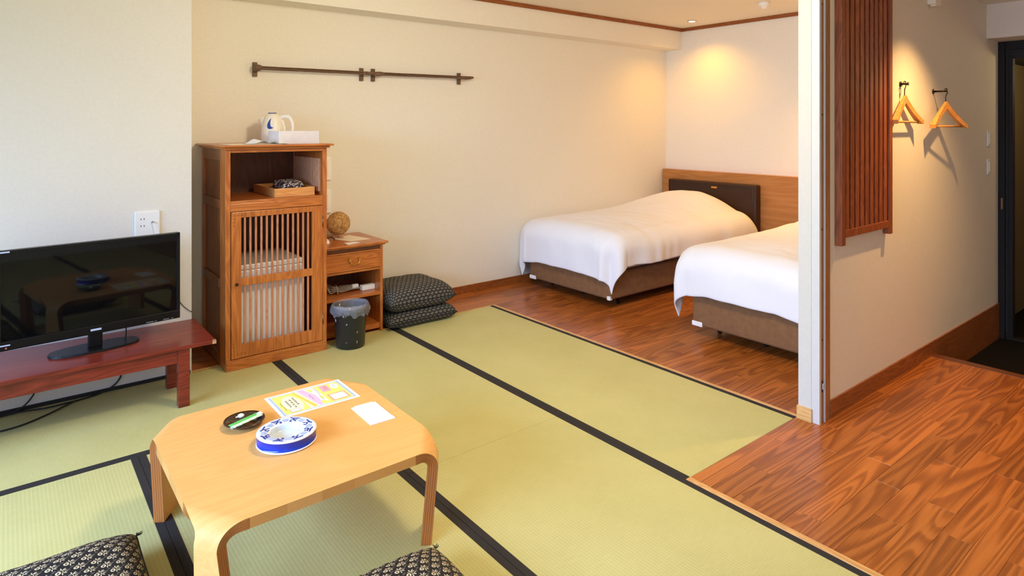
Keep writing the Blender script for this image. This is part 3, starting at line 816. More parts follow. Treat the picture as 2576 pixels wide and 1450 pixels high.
dash(mb, 0.14, 0.115, 0.12, 0.008); dash(mb, 0.14, 0.215, 0.12, 0.008); dash(mb, 0.138, 0.115, 0.003, 0.108); dash(mb, 0.258, 0.115, 0.003, 0.108)
obj('printed_strokes', mb, M['p_ink'], sh)['kind'] = 'stuff'
# small white paper sachet
en = thing('paper_sachet', 'thin white paper sachet lying at the right side of the low table', 'sachet', (1.160, 2.353, TZ))
mb = MB()
mb.prism([(1.108, 2.262), (1.213, 2.258), (1.218, 2.445), (1.112, 2.450)], lambda x, y: (x, y, TZ + 0.0002), lambda x, y: (x, y, TZ + 0.0022))
obj('sleeve', mb, M['paper'], en)
mb = MB(); mb.prism([(1.109, 2.262), (1.214, 2.258), (1.2145, 2.285), (1.110, 2.289)], lambda x, y: (x, y, TZ + 0.0015), lambda x, y: (x, y, TZ + 0.0030))
obj('folded_flap', mb, M['white_pl'], en)
mb = MB(); mb.prism([(1.124, 2.300), (1.203, 2.297), (1.206, 2.452), (1.128, 2.455)], lambda x, y: (x, y, TZ + 0.0015), lambda x, y: (x, y, TZ + 0.0028))
obj('inner_sheet', mb, M['paper'], en)

# ------------------------------------------------------------------ floor cushions
def cushion(name, label, c, sx_, sy_, th, rotz, mat, group, lift=0.0, seed=0, sharp=2.6, tassel=True):
    t = thing(name, label, 'cushion', c, 0.0, group)
    cs, sn = math.cos(rotz), math.sin(rotz)
    mb = MB()
    def surf(sign):
        def fn(u, v):
            x, y = 2 * u - 1, 2 * v - 1
            h = max(0.0, (1 - abs(x) ** sharp)) ** 0.42 * max(0.0, (1 - abs(y) ** sharp)) ** 0.42
            pin = 1 - 0.028 * ((1 - y * y) * abs(x) ** 4 + (1 - x * x) * abs(y) ** 4)   # sides drawn in between the corners
            px, py = x * sx_ / 2 * pin, y * sy_ / 2 * pin
            wr = noise.noise(Vector((x * 3 + seed, y * 3, sign))) * 0.006 * h + noise.noise(Vector((x * 9, y * 9 + seed, sign))) * 0.002 * h
            z = th * (0.42 if sign < 0 else 0.42) + sign * (th * (0.42 if sign < 0 else 0.58) * h) + sign * wr
            if sign < 0: z = max(z, 0.0)
            z += lift * (1 - h) * 0
            return Vector((c[0] + px * cs - py * sn, c[1] + px * sn + py * cs, c[2] + z))
        return fn
    def uvf(u, v):
        x, y = 2 * u - 1, 2 * v - 1
        gx = 1 - max(0.0, 1 - abs(x) ** sharp) ** 0.42; gy = 1 - max(0.0, 1 - abs(y) ** sharp) ** 0.42
        return (x * sx_ / 2 + math.copysign(0.55 * th * gx, x) + seed * 0.013 + 1.0, y * sy_ / 2 + math.copysign(0.55 * th * gy, y) + 1.0)
    mb.grid(40, 40, surf(1), uvfn=uvf)
    mb.grid(40, 40, surf(-1), uvfn=uvf, flip=True)
    bmesh.ops.remove_doubles(mb.bm, verts=mb.bm.verts, dist=0.0006)
    obj('cover', mb, mat, t, fix=True)
    mbp = MB(); pts = []
    for k in range(80):
        q = k / 80 * 4
        e = int(q); f = q - e
        x, y = ((-1 + 2 * f, -1), (1, -1 + 2 * f), (1 - 2 * f, 1), (-1, 1 - 2 * f))[e]
        pin = 1 - 0.028 * ((1 - y * y) * abs(x) ** 4 + (1 - x * x) * abs(y) ** 4)
        px, py = x * sx_ / 2 * pin, y * sy_ / 2 * pin
        pts.append((c[0] + px * cs - py * sn, c[1] + px * sn + py * cs, c[2] + th * 0.42))
    pts.append(pts[0])
    mbp.tube(pts, 0.0035, 6); obj('seam', mbp, M['black_matte'], t)
    if tassel:
        for sx2, sy2 in ((1, 1), (1, -1), (-1, 1), (-1, -1)):
            px, py = sx2 * sx_ / 2, sy2 * sy_ / 2
            mt = MB()
            for k in range(5):
                an = math.atan2(sy2, sx2) + rotz + (k - 2) * 0.28
                p0 = Vector((c[0] + px * cs - py * sn, c[1] + px * sn + py * cs, c[2] + th * 0.42)); L = 0.018 + 0.006 * (k % 3)
                mt.tube([p0 - Vector((math.cos(an), math.sin(an), 0)) * 0.012, p0 + Vector((math.cos(an), math.sin(an), 0.1 * (k - 2))) * L * 0.6, p0 + Vector((math.cos(an), math.sin(an), -0.1)) * L], 0.0014, 5)
            obj('tassel', mt, M['black_matte'], t)
    return t
cushion('floor_cushion', 'dark floral floor cushion by the left near leg of the low table', (0.080, 2.260, 0.002), 0.57, 0.58, 0.15, 0.02, M['floral'], 'floor cushions', seed=1, sharp=3.6)
cushion('floor_cushion', 'dark floral floor cushion in front of the low table, near its right leg', (0.850, 1.578, 0.002), 0.57, 0.56, 0.14, -0.03, M['floral'], 'floor cushions', seed=2, sharp=3.6)
cushion('floor_cushion', 'thin dark floral cushion, bottom of the stack beside the small drawer stand', (2.475, 4.395, 0.003), 0.58, 0.51, 0.115, 0.0, M['floral_small'], 'floor cushions', seed=3, sharp=9, tassel=False)
cushion('floor_cushion', 'plump dark floral cushion on top of the stack beside the small drawer stand', (2.470, 4.400, 0.108), 0.57, 0.52, 0.190, 0.0, M['floral_small'], 'floor cushions', seed=4, sharp=5.0, tassel=False)

# ------------------------------------------------------------------ television bench and television
bt = thing('tv_bench', 'low red-brown lacquered bench against the white wall under the television', 'bench', (0.10, 3.98, 0))
obj('seat_board', MB().box(-0.72, 0.903, 3.725, 4.222, 0.310, 0.330, 0.002), M['bench'], bt)
obj('worn_end', MB().box(0.885, 0.9045, 3.722, 3.745, 0.3105, 0.3300, 0.001), M['bench_end'], bt)
obj('apron', MB().box(-0.66, 0.74, 3.745, 3.762, 0.238, 0.310, 0.002), M['bench'], bt)
obj('apron', MB().box(-0.66, 0.74, 4.05, 4.067, 0.238, 0.310, 0.002), M['bench'], bt)
obj('end_rail', MB().box(0.725, 0.745, 3.76, 4.05, 0.238, 0.310, 0.002), M['bench'], bt)
for x in (0.72, -0.70):
    for y in (3.735, 4.045):
        obj('leg', MB().box(x, x + 0.055, y, y + 0.05, 0.0, 0.312, 0.003), M['bench'], bt)
ta = math.radians(5.2)
tv = thing('television', 'black flat-screen television on the red-brown bench', 'television', (0.372, 3.965, 0.330), ta)
W2 = 0.407
obj('cabinet', MB().box(-W2, W2, 0.0, 0.030, 0.082, 0.568, 0.005).box(-0.25, 0.25, 0.028, 0.062, 0.12, 0.44, 0.012), M['black'], tv)
mb = MB(); mb.box(-W2, W2, -0.008, 0.004, 0.553, 0.568, 0.002); mb.box(-W2, -W2 + 0.018, -0.008, 0.004, 0.10, 0.568, 0.002)
mb.box(W2 - 0.018, W2, -0.008, 0.004, 0.10, 0.568, 0.002); mb.box(-W2, W2, -0.009, 0.004, 0.082, 0.128, 0.003)
obj('bezel', mb, M['black'], tv)
obj('screen', MB().box(-W2 + 0.016, W2 - 0.016, -0.002, 0.002, 0.126, 0.555), M['screen'], tv)
obj('brand_strip', MB().box(-0.024, 0.024, -0.0105, -0.008, 0.100, 0.110, 0.0008), M['silver'], tv)
obj('corner_print', MB().box(-W2 + 0.008, -W2 + 0.050, -0.0095, -0.0075, 0.557, 0.564), M['silver'], tv)
obj('corner_print', MB().box(-W2 + 0.008, -W2 + 0.052, -0.0105, -0.0085, 0.106, 0.112), M['silver'], tv)
obj('power_light', MB().cyl((-W2 + 0.036, -0.009, 0.095), (-W2 + 0.036, -0.011, 0.095), 0.0035, n=12), M['led'], tv)
mb = MB()
for k, wk in enumerate((0.035, 0.008, 0.03, 0.008)): mb.box(0.235 + k * 0.042, 0.235 + k * 0.042 + wk, -0.0103, -0.0085, 0.088, 0.092)
obj('port_labels', mb, M['grey_pl'], tv)['kind'] = 'stuff'
obj('neck', MB().box(-0.032, 0.032, 0.0, 0.030, 0.010, 0.100, 0.006), M['black'], tv)
mb = MB(); out = [(0.205 * math.copysign(abs(math.cos(2 * PI * i / 48)) ** 0.75, math.cos(2 * PI * i / 48)), 0.015 + 0.085 * math.copysign(abs(math.sin(2 * PI * i / 48)) ** 0.85, math.sin(2 * PI * i / 48))) for i in range(48)]
mb.prism(out, lambda x, y: (x, y, 0.001), lambda x, y: (x * 0.985, 0.015 + (y - 0.015) * 0.97, 0.012))
obj('stand_base', mb, M['black'], tv)

# wall plate with two sockets and the aerial plug
ou = thing('wall_outlet', 'white double power outlet plate on the white wall above the television', 'outlet', (0.650, YT, 0.857))
obj('plate', MB().box(0.585, 0.715, YT - 0.010, YT, 0.857, 1.004, 0.004), M['white_pl'], ou)
mb = MB()
for z in (0.955, 0.915):
    for x in (0.616, 0.632): mb.box(x, x + 0.003, YT - 0.0108, YT - 0.009, z, z + 0.010)
obj('socket_slots', mb, M['black_matte'], ou)['kind'] = 'stuff'
obj('aerial_socket', MB().cyl((0.677, YT - 0.018, 0.938), (0.677, YT - 0.008, 0.938), 0.006, n=14), M['grey_pl'], ou)
tag(obj('aerial_cord', MB().tube([(0.677, YT - 0.018, 0.938), (0.690, YT - 0.03, 0.90), (0.70, YT - 0.03, 0.84), (0.69, YT - 0.03, 0.70)], 0.0022, 6, res=6), M['white_pl']), 'thin pale aerial cord hanging from the wall outlet behind the television', 'cord')
tag(obj('wall_wire', MB().tube([(0.775, YT - 0.02, 0.50), (0.80, YT - 0.006, 0.475), (0.845, YT - 0.004, 0.41), (0.886, YT - 0.004, 0.372), (0.892, YT + 0.05, 0.372)], 0.002, 6, res=6), M['cable']), 'thin dark wire running down the white wall to the right of the television', 'wire')
tag(obj('power_cable', MB().tube([(0.44, 4.10, 0.331), (0.45, 4.19, 0.26), (0.52, 4.215, 0.10), (0.44, 4.21, 0.012), (0.20, 4.16, 0.008), (0.02, 4.19, 0.008), (-0.25, 4.12, 0.008)], 0.0045, 8, res=8), M['cable']), 'black power cable lying along the wall under the bench, the longer one', 'cable', 'black cables under the television bench')
tag(obj('power_cable', MB().tube([(0.14, 4.10, 0.240), (0.135, 4.19, 0.12), (0.06, 4.20, 0.02), (-0.10, 4.18, 0.010), (-0.30, 4.05, 0.008)], 0.004, 8, res=8), M['cable']), 'black power cable dropping from under the bench at the far left', 'cable', 'black cables under the television bench')
tag(obj('power_cable', MB().tube([(0.30, 4.17, 0.010), (0.16, 4.06, 0.006), (0.02, 3.99, 0.006), (-0.20, 4.00, 0.006)], 0.0045, 8, res=8), M['cable']), 'black power cable looped forward on the tatami under the bench', 'cable', 'black cables under the television bench')
tag(obj('display_cable', MB().tube([(0.512, 3.985, 0.413), (0.515, 4.01, 0.37), (0.512, 4.02, 0.335)], 0.003, 6, res=5), M['cable']), 'short black cable hanging from the television to the bench', 'cable')

# ------------------------------------------------------------------ tall cabinet
cb = thing('tall_cabinet', 'tall brown wooden cabinet with an open shelf above a slatted door, beside the white wall', 'cabinet', (1.368, 4.395, 0))
X0, X1, Y0, Y1 = 1.048, 1.690, 4.103, 4.690
mb = MB(); mb.box(X0 - 0.035, X1 + 0.035, Y0 - 0.040, Y1 + 0.02, 1.372, 1.386, 0.004); mb.box(X0 - 0.015, X1 + 0.015, Y0 - 0.02, Y1 + 0.01, 1.358, 1.373, 0.005)
obj('top_board', mb, M['cab_x'], cb)
for x in (X0, X1 - 0.030):
    obj('post', MB().box(x, x + 0.030, Y0, Y0 + 0.035, 0.0, 1.360, 0.003), M['cab'], cb)
    obj('post', MB().box(x, x + 0.030, Y1 - 0.04, Y1, 0.0, 1.360, 0.003), M['cab'], cb)
# left side: framed panels
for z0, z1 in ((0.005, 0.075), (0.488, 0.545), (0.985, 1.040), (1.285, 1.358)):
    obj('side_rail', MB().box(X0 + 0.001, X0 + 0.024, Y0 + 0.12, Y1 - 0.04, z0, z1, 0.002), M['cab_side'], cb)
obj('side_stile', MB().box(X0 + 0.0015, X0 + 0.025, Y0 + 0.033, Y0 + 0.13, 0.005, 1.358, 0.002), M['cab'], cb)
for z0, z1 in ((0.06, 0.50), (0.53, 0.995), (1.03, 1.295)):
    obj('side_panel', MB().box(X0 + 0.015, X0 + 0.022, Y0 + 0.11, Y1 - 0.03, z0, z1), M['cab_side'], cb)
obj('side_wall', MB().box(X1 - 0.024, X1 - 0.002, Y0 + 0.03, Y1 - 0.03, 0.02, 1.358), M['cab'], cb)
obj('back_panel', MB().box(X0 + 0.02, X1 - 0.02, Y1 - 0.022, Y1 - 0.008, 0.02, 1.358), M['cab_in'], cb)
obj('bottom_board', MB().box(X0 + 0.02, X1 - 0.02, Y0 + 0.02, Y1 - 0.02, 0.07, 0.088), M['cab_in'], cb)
obj('shelf', MB().box(X0 + 0.024, X1 - 0.024, Y0 + 0.004, Y1 - 0.02, 1.020, 1.040, 0.001), M['cab_x'], cb)
obj('door_rail', MB().box(X0 + 0.03, X1 - 0.03, Y0 + 0.001, Y0 + 0.025, 0.975, 1.022, 0.002), M['cab_x'], cb)
obj('top_rail', MB().box(X0 + 0.03, X1 - 0.03, Y0 + 0.003, Y0 + 0.025, 1.338, 1.360, 0.002), M['cab_x'], cb)
obj('plinth', MB().box(X0 + 0.004, X1 - 0.004, Y0 - 0.006, Y0 + 0.02, 0.0, 0.066, 0.003), M['cab_x'], cb)
# pale upright slats inside the open compartment, right side
for k in range(12):
    y = Y0 + 0.055 + k * 0.042
    obj('inner_slat', MB().box(X1 - 0.034, X1 - 0.022, y, y + 0.026, 1.062, 1.285, 0.001), M['slat'], cb)
# the slatted door
dr = obj('door', MB().box(1.081, 1.140, Y0 - 0.004, Y0 + 0.020, 0.070, 0.972, 0.002).box(1.588, 1.658, Y0 - 0.004, Y0 + 0.020, 0.070, 0.972, 0.002)
         .box(1.1395, 1.5885, Y0 - 0.003, Y0 + 0.019, 0.936, 0.972, 0.002).box(1.1395, 1.5885, Y0 - 0.003, Y0 + 0.019, 0.513, 0.561, 0.002)
         .box(1.1395, 1.5885, Y0 - 0.003, Y0 + 0.019, 0.070, 0.152, 0.002), M['cab'], cb)
sm = None
for k in range(13):
    x = 1.1635 + k * 0.03335
    s_ = obj('slat', MB().box(x - 0.006, x + 0.006, Y0 + 0.003, Y0 + 0.014, 0.150, 0.938, 0.0015), M['door_slat'], dr)
obj('knob', MB().lathe([(0, 0), (0.004, 0), (0.004, 0.010), (0.009, 0.014), (0.010, 0.020), (0.006, 0.026), (0, 0.027)], (0, 0, 0), 18), M['dark_metal'], dr)
kn = [o for o in dr.children if o.name.startswith('knob')][0]
for v in kn.data.vertices:
    co = v.co + OFF[cb.name]; v.co = Vector((1.108 + co.x, Y0 - 0.004 - co.z, 0.530 + co.y)) - OFF[cb.name]
studs = [(1.097 + 0.022 * k, 0.953) for k in range(4)] + [(1.097, 0.953 - 0.021 * k) for k in (1, 2, 3)] + [(1.097, 0.098 + 0.021 * k) for k in (1, 2, 3)] + [(1.097 + 0.022 * k, 0.098) for k in range(4)]
for (x, z) in studs:
    mb = MB(); prev = None
    mb.cyl((x, Y0 - 0.003, z), (x, Y0 - 0.0065, z), 0.0052, 0.0046, n=12); mb.cyl((x, Y0 - 0.0065, z), (x, Y0 - 0.009, z), 0.0046, 0.0018, n=12)
    obj('stud', mb, M['brass'], dr)
for z in (0.83, 0.18):
    obj('hinge', MB().cyl((1.660, Y0 - 0.006, z), (1.660, Y0 - 0.006, z + 0.065), 0.004, n=10).cyl((1.660, Y0 - 0.006, z - 0.006), (1.660, Y0 - 0.006, z), 0.003, n=10).cyl((1.660, Y0 - 0.006, z + 0.065), (1.660, Y0 - 0.006, z + 0.072), 0.003, n=10), M['steel'], dr)

fr = thing('mini_refrigerator', 'white mini refrigerator behind the slats of the cabinet door', 'refrigerator', (1.333, 4.42, 0.088))
obj('body', MB().box(1.108, 1.550, 4.215, 4.63, 0.088, 0.590, 0.006), M['fridge'], fr)
obj('door', MB().box(1.106, 1.552, 4.165, 4.212, 0.095, 0.592, 0.008), M['fridge'], fr)
obj('top_cover', MB().box(1.104, 1.554, 4.165, 4.632, 0.594, 0.628, 0.008), M['fridge'], fr)

tr = thing('wooden_tray', 'pale wooden tray on the open shelf of the tall cabinet', 'tray', (1.495, 4.385, 1.040))
obj('base_board', MB().box(1.366, 1.624, 4.165, 4.600, 1.0405, 1.048), M['tray'], tr)
obj('side_board', MB().box(1.366, 1.624, 4.160, 4.170, 1.0405, 1.096, 0.001), M['tray'], tr)
obj('side_board', MB().box(1.366, 1.624, 4.595, 4.605, 1.0405, 1.096, 0.001), M['tray'], tr)
obj('side_board', MB().box(1.362, 1.372, 4.160, 4.605, 1.0405, 1.096, 0.001), M['tray'], tr)
obj('side_board', MB().box(1.618, 1.628, 4.160, 4.605, 1.0405, 1.096, 0.001), M['tray'], tr)
mb = MB()
def bun(u, v):
    th, ph = 2 * PI * u, PI * (v - 0.5)
    rr = 1 + 0.10 * noise.noise(Vector((math.cos(th) * 2.2, math.sin(th) * 2.2, ph * 2)))
    return Vector((1.528 + 0.084 * rr * math.copysign(abs(math.cos(th)) ** 0.6, math.cos(th)) * math.cos(ph) ** 0.5, 4.385 + 0.14 * rr * math.copysign(abs(math.sin(th)) ** 0.6, math.sin(th)) * math.cos(ph) ** 0.5, 1.049 + 0.042 * rr + 0.042 * rr * math.sin(ph)))
mb.grid(36, 16, bun); bmesh.ops.remove_doubles(mb.bm, verts=mb.bm.verts, dist=0.0005)
for v in mb.bm.verts: v.co.z = max(v.co.z, 1.0485)
tag(obj('folded_cloth', mb, M['bundle']), 'folded black and white patterned cloth lying in the wooden tray', 'cloth')

# ------------------------------------------------------------------ on top of the cabinet
CT = 1.386
vr = math.radians(51.321 - 90)
kt = thing('electric_kettle', 'white electric kettle with a blue crescent mark on top of the tall cabinet', 'kettle', (1.462, 4.500, CT + 0.0025), vr)
kt.scale = (0.95, 0.95, 1.08)
bp = [(0, 0.0), (0.074, 0.0), (0.078, 0.004), (0.0785, 0.012), (0.0815, 0.035), (0.083, 0.060), (0.080, 0.090), (0.073, 0.125), (0.063, 0.155), (0.050, 0.176), (0.033, 0.187), (0.026, 0.1895), (0.0, 0.190)]
def rz(z):
    for (r0, z0), (r1, z1) in zip(bp[1:], bp[2:]):
        if z0 <= z <= z1 and z1 > z0: return r0 + (r1 - r0) * (z - z0) / (z1 - z0)
    return 0.05
obj('body', MB().lathe(bp, (0, 0, 0), 48), M['cream_pl'], kt)
mb = MB(); mb.prism([(0.030 * math.cos(2 * PI * i / 24), 0.022 * math.sin(2 * PI * i / 24) - 0.012) for i in range(24)], lambda x, y: (x, y, 0.188), lambda x, y: (x, y, 0.1925))
obj('lid_button', mb, M['blue'], kt)
mb = MB()
def sp_fn(u, v):
    an = 2 * PI * v
    L = [(-0.056, 0.050, 0.020, 0.014), (-0.066, 0.095, 0.032, 0.020), (-0.074, 0.130, 0.038, 0.023), (-0.088, 0.160, 0.034, 0.019)]
    q = u * 3; i = min(2, int(q)); f = q - i
    a_, b_ = L[i], L[i + 1]
    x, z, rx, ry = [a_[k] + (b_[k] - a_[k]) * f for k in range(4)]
    return Vector((x + rx * math.cos(an) * 0.9 + 0.012, ry * math.sin(an) * 1.5, z + rx * math.cos(an) * 0.35))
mb.grid(12, 18, sp_fn)
bmesh.ops.remove_doubles(mb.bm, verts=mb.bm.verts, dist=0.0004)
obj('spout', mb, M['cream_pl'], kt)
obj('handle', MB().tube([(0.050, 0, 0.158), (0.085, 0, 0.168), (0.118, 0, 0.162), (0.140, 0, 0.135), (0.147, 0, 0.095), (0.138, 0, 0.055), (0.125, 0, 0.030)], lambda t: 0.015 - 0.004 * t, 12, res=6)
    .tube([(0.060, 0, 0.150), (0.078, 0, 0.120), (0.086, 0, 0.075), (0.082, 0, 0.035), (0.100, 0, 0.022), (0.125, 0, 0.026)], 0.010, 10, res=5), M['cream_pl'], kt)
obj('steam_switch', MB().box(0.108, 0.134, -0.006, 0.006, 0.168, 0.176, 0.002, rot=Matrix.Rotation(math.radians(38), 3, 'Y')), M['white_pl'], kt)
mb = MB()
# crescent between two arcs, wrapped on the body facing the room
Nc = 20
outer = []; inner = []
def bez(P, t_):
    m_ = 1 - t_
    return tuple(m_ ** 3 * P[0][k] + 3 * m_ * m_ * t_ * P[1][k] + 3 * m_ * t_ * t_ * P[2][k] + t_ ** 3 * P[3][k] for k in (0, 1))
for i in range(Nc + 1):
    t_ = i / Nc
    outer.append(bez(((0.012, 0.158), (-0.034, 0.112), (-0.012, 0.066), (0.036, 0.098)), t_))
    inner.append(bez(((0.012, 0.158), (0.003, 0.128), (0.006, 0.092), (0.036, 0.098)), t_))
def wrap(x, z, e):
    r_ = rz(z) + e; an = -PI / 2 + x / r_
    return Vector((r_ * math.cos(an), r_ * math.sin(an), z))
for i in range(Nc):
    q = [outer[i], outer[i + 1], inner[i + 1], inner[i]]
    A_ = [mb.bm.verts.new(wrap(x, z, 0.0002)) for x, z in q]; B_ = [mb.bm.verts.new(wrap(x, z, 0.0012)) for x, z in q]
    mb.bm.faces.new(B_)
bmesh.ops.remove_doubles(mb.bm, verts=mb.bm.verts, dist=0.00005)
obj('crescent_mark', mb, M['blue'], kt)
bx = thing('clear_plastic_box', 'frosted white plastic box in front of the kettle on the cabinet', 'box', (1.532, 4.285, CT + 0.0005))
b0, b1, c0, c1, z0, z1 = 1.397, 1.668, 4.185, 4.395, CT + 0.0005, CT + 0.084
obj('wall_panel', MB().box(b0, b1, c0, c0 + 0.003, z0, z1), M['clearbox'], bx)
obj('wall_panel', MB().box(b0, b1, c1 - 0.003, c1, z0, z1), M['clearbox'], bx)
obj('wall_panel', MB().box(b0, b0 + 0.003, c0 + 0.003, c1 - 0.003, z0, z1), M['clearbox'], bx)
obj('wall_panel', MB().box(b1 - 0.003, b1, c0 + 0.003, c1 - 0.003, z0, z1), M['clearbox'], bx)
obj('base_panel', MB().box(b0 + 0.003, b1 - 0.003, c0 + 0.003, c1 - 0.003, z0, z0 + 0.003), M['clearbox'], bx)
ins = tag(obj('packet_bundle', MB().box(1.412, 1.655, 4.205, 4.375, CT + 0.004, CT + 0.018, 0.003).box(1.430, 1.640, 4.21, 4.36, CT + 0.018, CT + 0.030, 0.004).box(1.445, 1.560, 4.195, 4.30, CT + 0.030, CT + 0.044, 0.004), M['paper']), 'flat white packets lying inside the frosted plastic box', 'packets')
pp = MB(); pp.box(1.075, 1.390, 4.10, 4.40, CT + 0.0003, CT + 0.0018)
tag(obj('paper_sheet', pp, M['paper_warm']), 'flat cream paper sheet lying on the left of the cabinet top', 'paper')
mb = MB()
def flyer(sg):
    def fn(u, v):
        x = 1.19 + 0.25 * u - 0.015 * v; y = 4.115 + 0.13 * v
        z = CT + 0.0035 + 0.030 * math.exp(-((u - 0.34) / 0.15) ** 2) * (0.55 + 0.45 * v) + 0.010 * math.exp(-((u - 0.62) / 0.10) ** 2) + sg * 0.0007
        return Vector((x, y, z))
    return fn
mb.grid(30, 6, flyer(1)); mb.grid(30, 6, flyer(-1), flip=True)
tag(obj('curled_leaflet', mb, M['paper']), 'white leaflet with a raised fold beside the kettle on the cabinet', 'leaflet')

# ------------------------------------------------------------------ small drawer stand
ns = thing('drawer_stand', 'small brown wooden bedside stand with one drawer beside the tall cabinet', 'stand', (1.935, 4.44, 0))
N0, N1, NF, NB = 1.700, 2.172, 4.232, 4.690
mb = MB(); mb.box(N0 - 0.004, N1 + 0.028, NF - 0.036, NB + 0.008, 0.646, 0.662, 0.006); mb.box(N0, N1 + 0.012, NF - 0.016, NB, 0.634, 0.648, 0.004)
obj('top_board', mb, M['cab_x'], ns)
for x in (N0, N1 - 0.022): obj('side_board', MB().box(x, x + 0.022, NF, NB, 0.0, 0.636, 0.003), M['cab'], ns)
mb = MB(); mb.box(N0 + 0.02, N1 - 0.02, NB - 0.014, NB - 0.004, 0.03, 0.335); mb.box(1.935, N1 - 0.02, NB - 0.014, NB - 0.004, 0.335, 0.64)
obj('back_panel', mb, M['cab_in'], ns)
obj('wall_stand_in', MB().box(N0 + 0.02, 1.935, NB - 0.010, NB - 0.004, 0.335, 0.64), M['pale_stand_in'], ns)  # added pale sheet in place of the shaded wall seen through the open back
obj('shelf', MB().box(N0 + 0.02, N1 - 0.02, NF + 0.004, NB - 0.014, 0.268, 0.292, 0.002), M['cab_x'], ns)
obj('bottom_board', MB().box(N0 + 0.02, N1 - 0.02, NF + 0.010, NB - 0.014, 0.022, 0.060, 0.002), M['cab_x'], ns)
obj('rail', MB().box(N0 + 0.02, N1 - 0.02, NF + 0.001, NF + 0.02, 0.455, 0.474, 0.003), M['cab_x'], ns)
obj('rail', MB().box(N0 + 0.02, N1 - 0.02, NF + 0.004, NF + 0.02, 0.608, 0.640, 0.002), M['cab_in'], ns)
dw = obj('drawer', MB().box(N0 + 0.026, N1 - 0.026, NF - 0.002, NF + 0.020, 0.478, 0.606, 0.003).box(N0 + 0.03, N1 - 0.03, NF + 0.02, NB - 0.05, 0.48, 0.60), M['cab_x'], ns)
mb = MB(); f0, f1, g0, g1 = N0 + 0.024, N1 - 0.024, 0.476, 0.608
mb.box(f0, f1, NF - 0.010, NF, g0, g0 + 0.010, 0.003); mb.box(f0, f1, NF - 0.010, NF, g1 - 0.010, g1, 0.003); mb.box(f0, f0 + 0.010, NF - 0.010, NF, g0, g1, 0.003); mb.box(f1 - 0.010, f1, NF - 0.010, NF, g0, g1, 0.003)
obj('moulding', mb, M['cab_x'], dw)
mb = MB()
for x in (1.906, 1.982): mb.cyl((x, NF - 0.002, 0.556), (x, NF - 0.020, 0.556), 0.010, 0.012, n=14)
mb.tube([(1.906, NF - 0.016, 0.552), (1.915, NF - 0.022, 0.530), (1.928, NF - 0.024, 0.522), (1.960, NF - 0.024, 0.522), (1.973, NF - 0.022, 0.530), (1.982, NF - 0.016, 0.552)], 0.0045, 8, res=5)
obj('bail_handle', mb, M['brass'], dw)
# woven ball lamp on three little legs
NT = 0.662
bl = thing('ball_lamp', 'brown woven ball lamp on small wooden legs on the drawer stand', 'lamp', (1.950, 4.520, NT))
mb = MB(); rnd = random.Random(5)
mb.lathe([(0.085 * math.sin(PI * i / 24), -0.085 * math.cos(PI * i / 24)) for i in range(25)], (1.950, 4.520, NT + 0.112), 40)
obj('shade', mb, M['woven'], bl)
mb = MB()
for k in range(46):
    ax = Vector((rnd.gauss(0, 1), rnd.gauss(0, 1), rnd.gauss(0, 1))).normalized(); a_ = ax.orthogonal().normalized(); b_ = ax.cross(a_)
    of = rnd.uniform(-0.055, 0.055); R_ = math.sqrt(0.0862 ** 2 - of ** 2); st = rnd.random() * 6.28; ln = rnd.uniform(1.6, 3.4)
    pts = [Vector((1.950, 4.520, NT + 0.112)) + ax * of + (a_ * math.cos(st + ln * i / 14) + b_ * math.sin(st + ln * i / 14)) * R_ for i in range(15)]
    mb.tube(pts, 0.0022, 4)
o = obj('fibre_strands', mb, M['woven'], bl); o['kind'] = 'stuff'
mb = MB(); mb.lathe([(0.030, 0.0), (0.034, 0.0), (0.034, 0.006), (0.030, 0.006), (0.030, 0.0)], (1.950, 4.520, NT + 0.024), 24)
obj('base_ring', mb, M['slat'], bl)
for k in range(3):
    an = -1.0 + k * 2 * PI / 3
    obj('leg', MB().cyl((1.950 + 0.032 * math.cos(an), 4.520 + 0.032 * math.sin(an), NT + 0.034), (1.950 + 0.046 * math.cos(an), 4.520 + 0.046 * math.sin(an), NT), 0.005, n=8), M['slat'], bl)
tag(obj('paper_notice', MB().prism([(1.900, 4.512), (2.070, 4.600), (2.130, 4.340), (1.965, 4.335)], lambda x, y: (x, y, NT + 0.0003), lambda x, y: (x, y, NT + 0.0016)), M['paper_warm']), 'large cream paper notice on the drawer stand, behind the small card', 'paper')
tag(obj('paper_card', MB().prism([(1.900, 4.300), (1.985, 4.300), (1.998, 4.250), (1.895, 4.222)], lambda x, y: (x, y, NT + 0.0003), lambda x, y: (x, y, NT + 0.0018)), M['paper']), 'small white card at the front edge of the drawer stand', 'card')
ph = thing('telephone', 'white telephone edge half hidden behind the cabinet on the drawer stand', 'telephone', (1.780, 4.40, NT))
mb = MB(); mb.prism([(4.36, 0.0), (4.52, 0.0), (4.52, 0.050), (4.375, 0.018)], lambda y, z: (1.735, y, NT + z), lambda y, z: (1.818, y, NT + z)); obj('base', mb, M['white_pl'], ph)
obj('handset', MB().box(1.742, 1.778, 4.37, 4.51, NT + 0.044, NT + 0.070, 0.012), M['white_pl'], ph)
obj('cord', MB().tube([(1.816, 4.43, NT + 0.02), (1.862, 4.44, NT + 0.03), (1.888, 4.455, NT + 0.012), (1.90, 4.47, NT + 0.004)], 0.004, 6, res=5), M['cable'], ph)
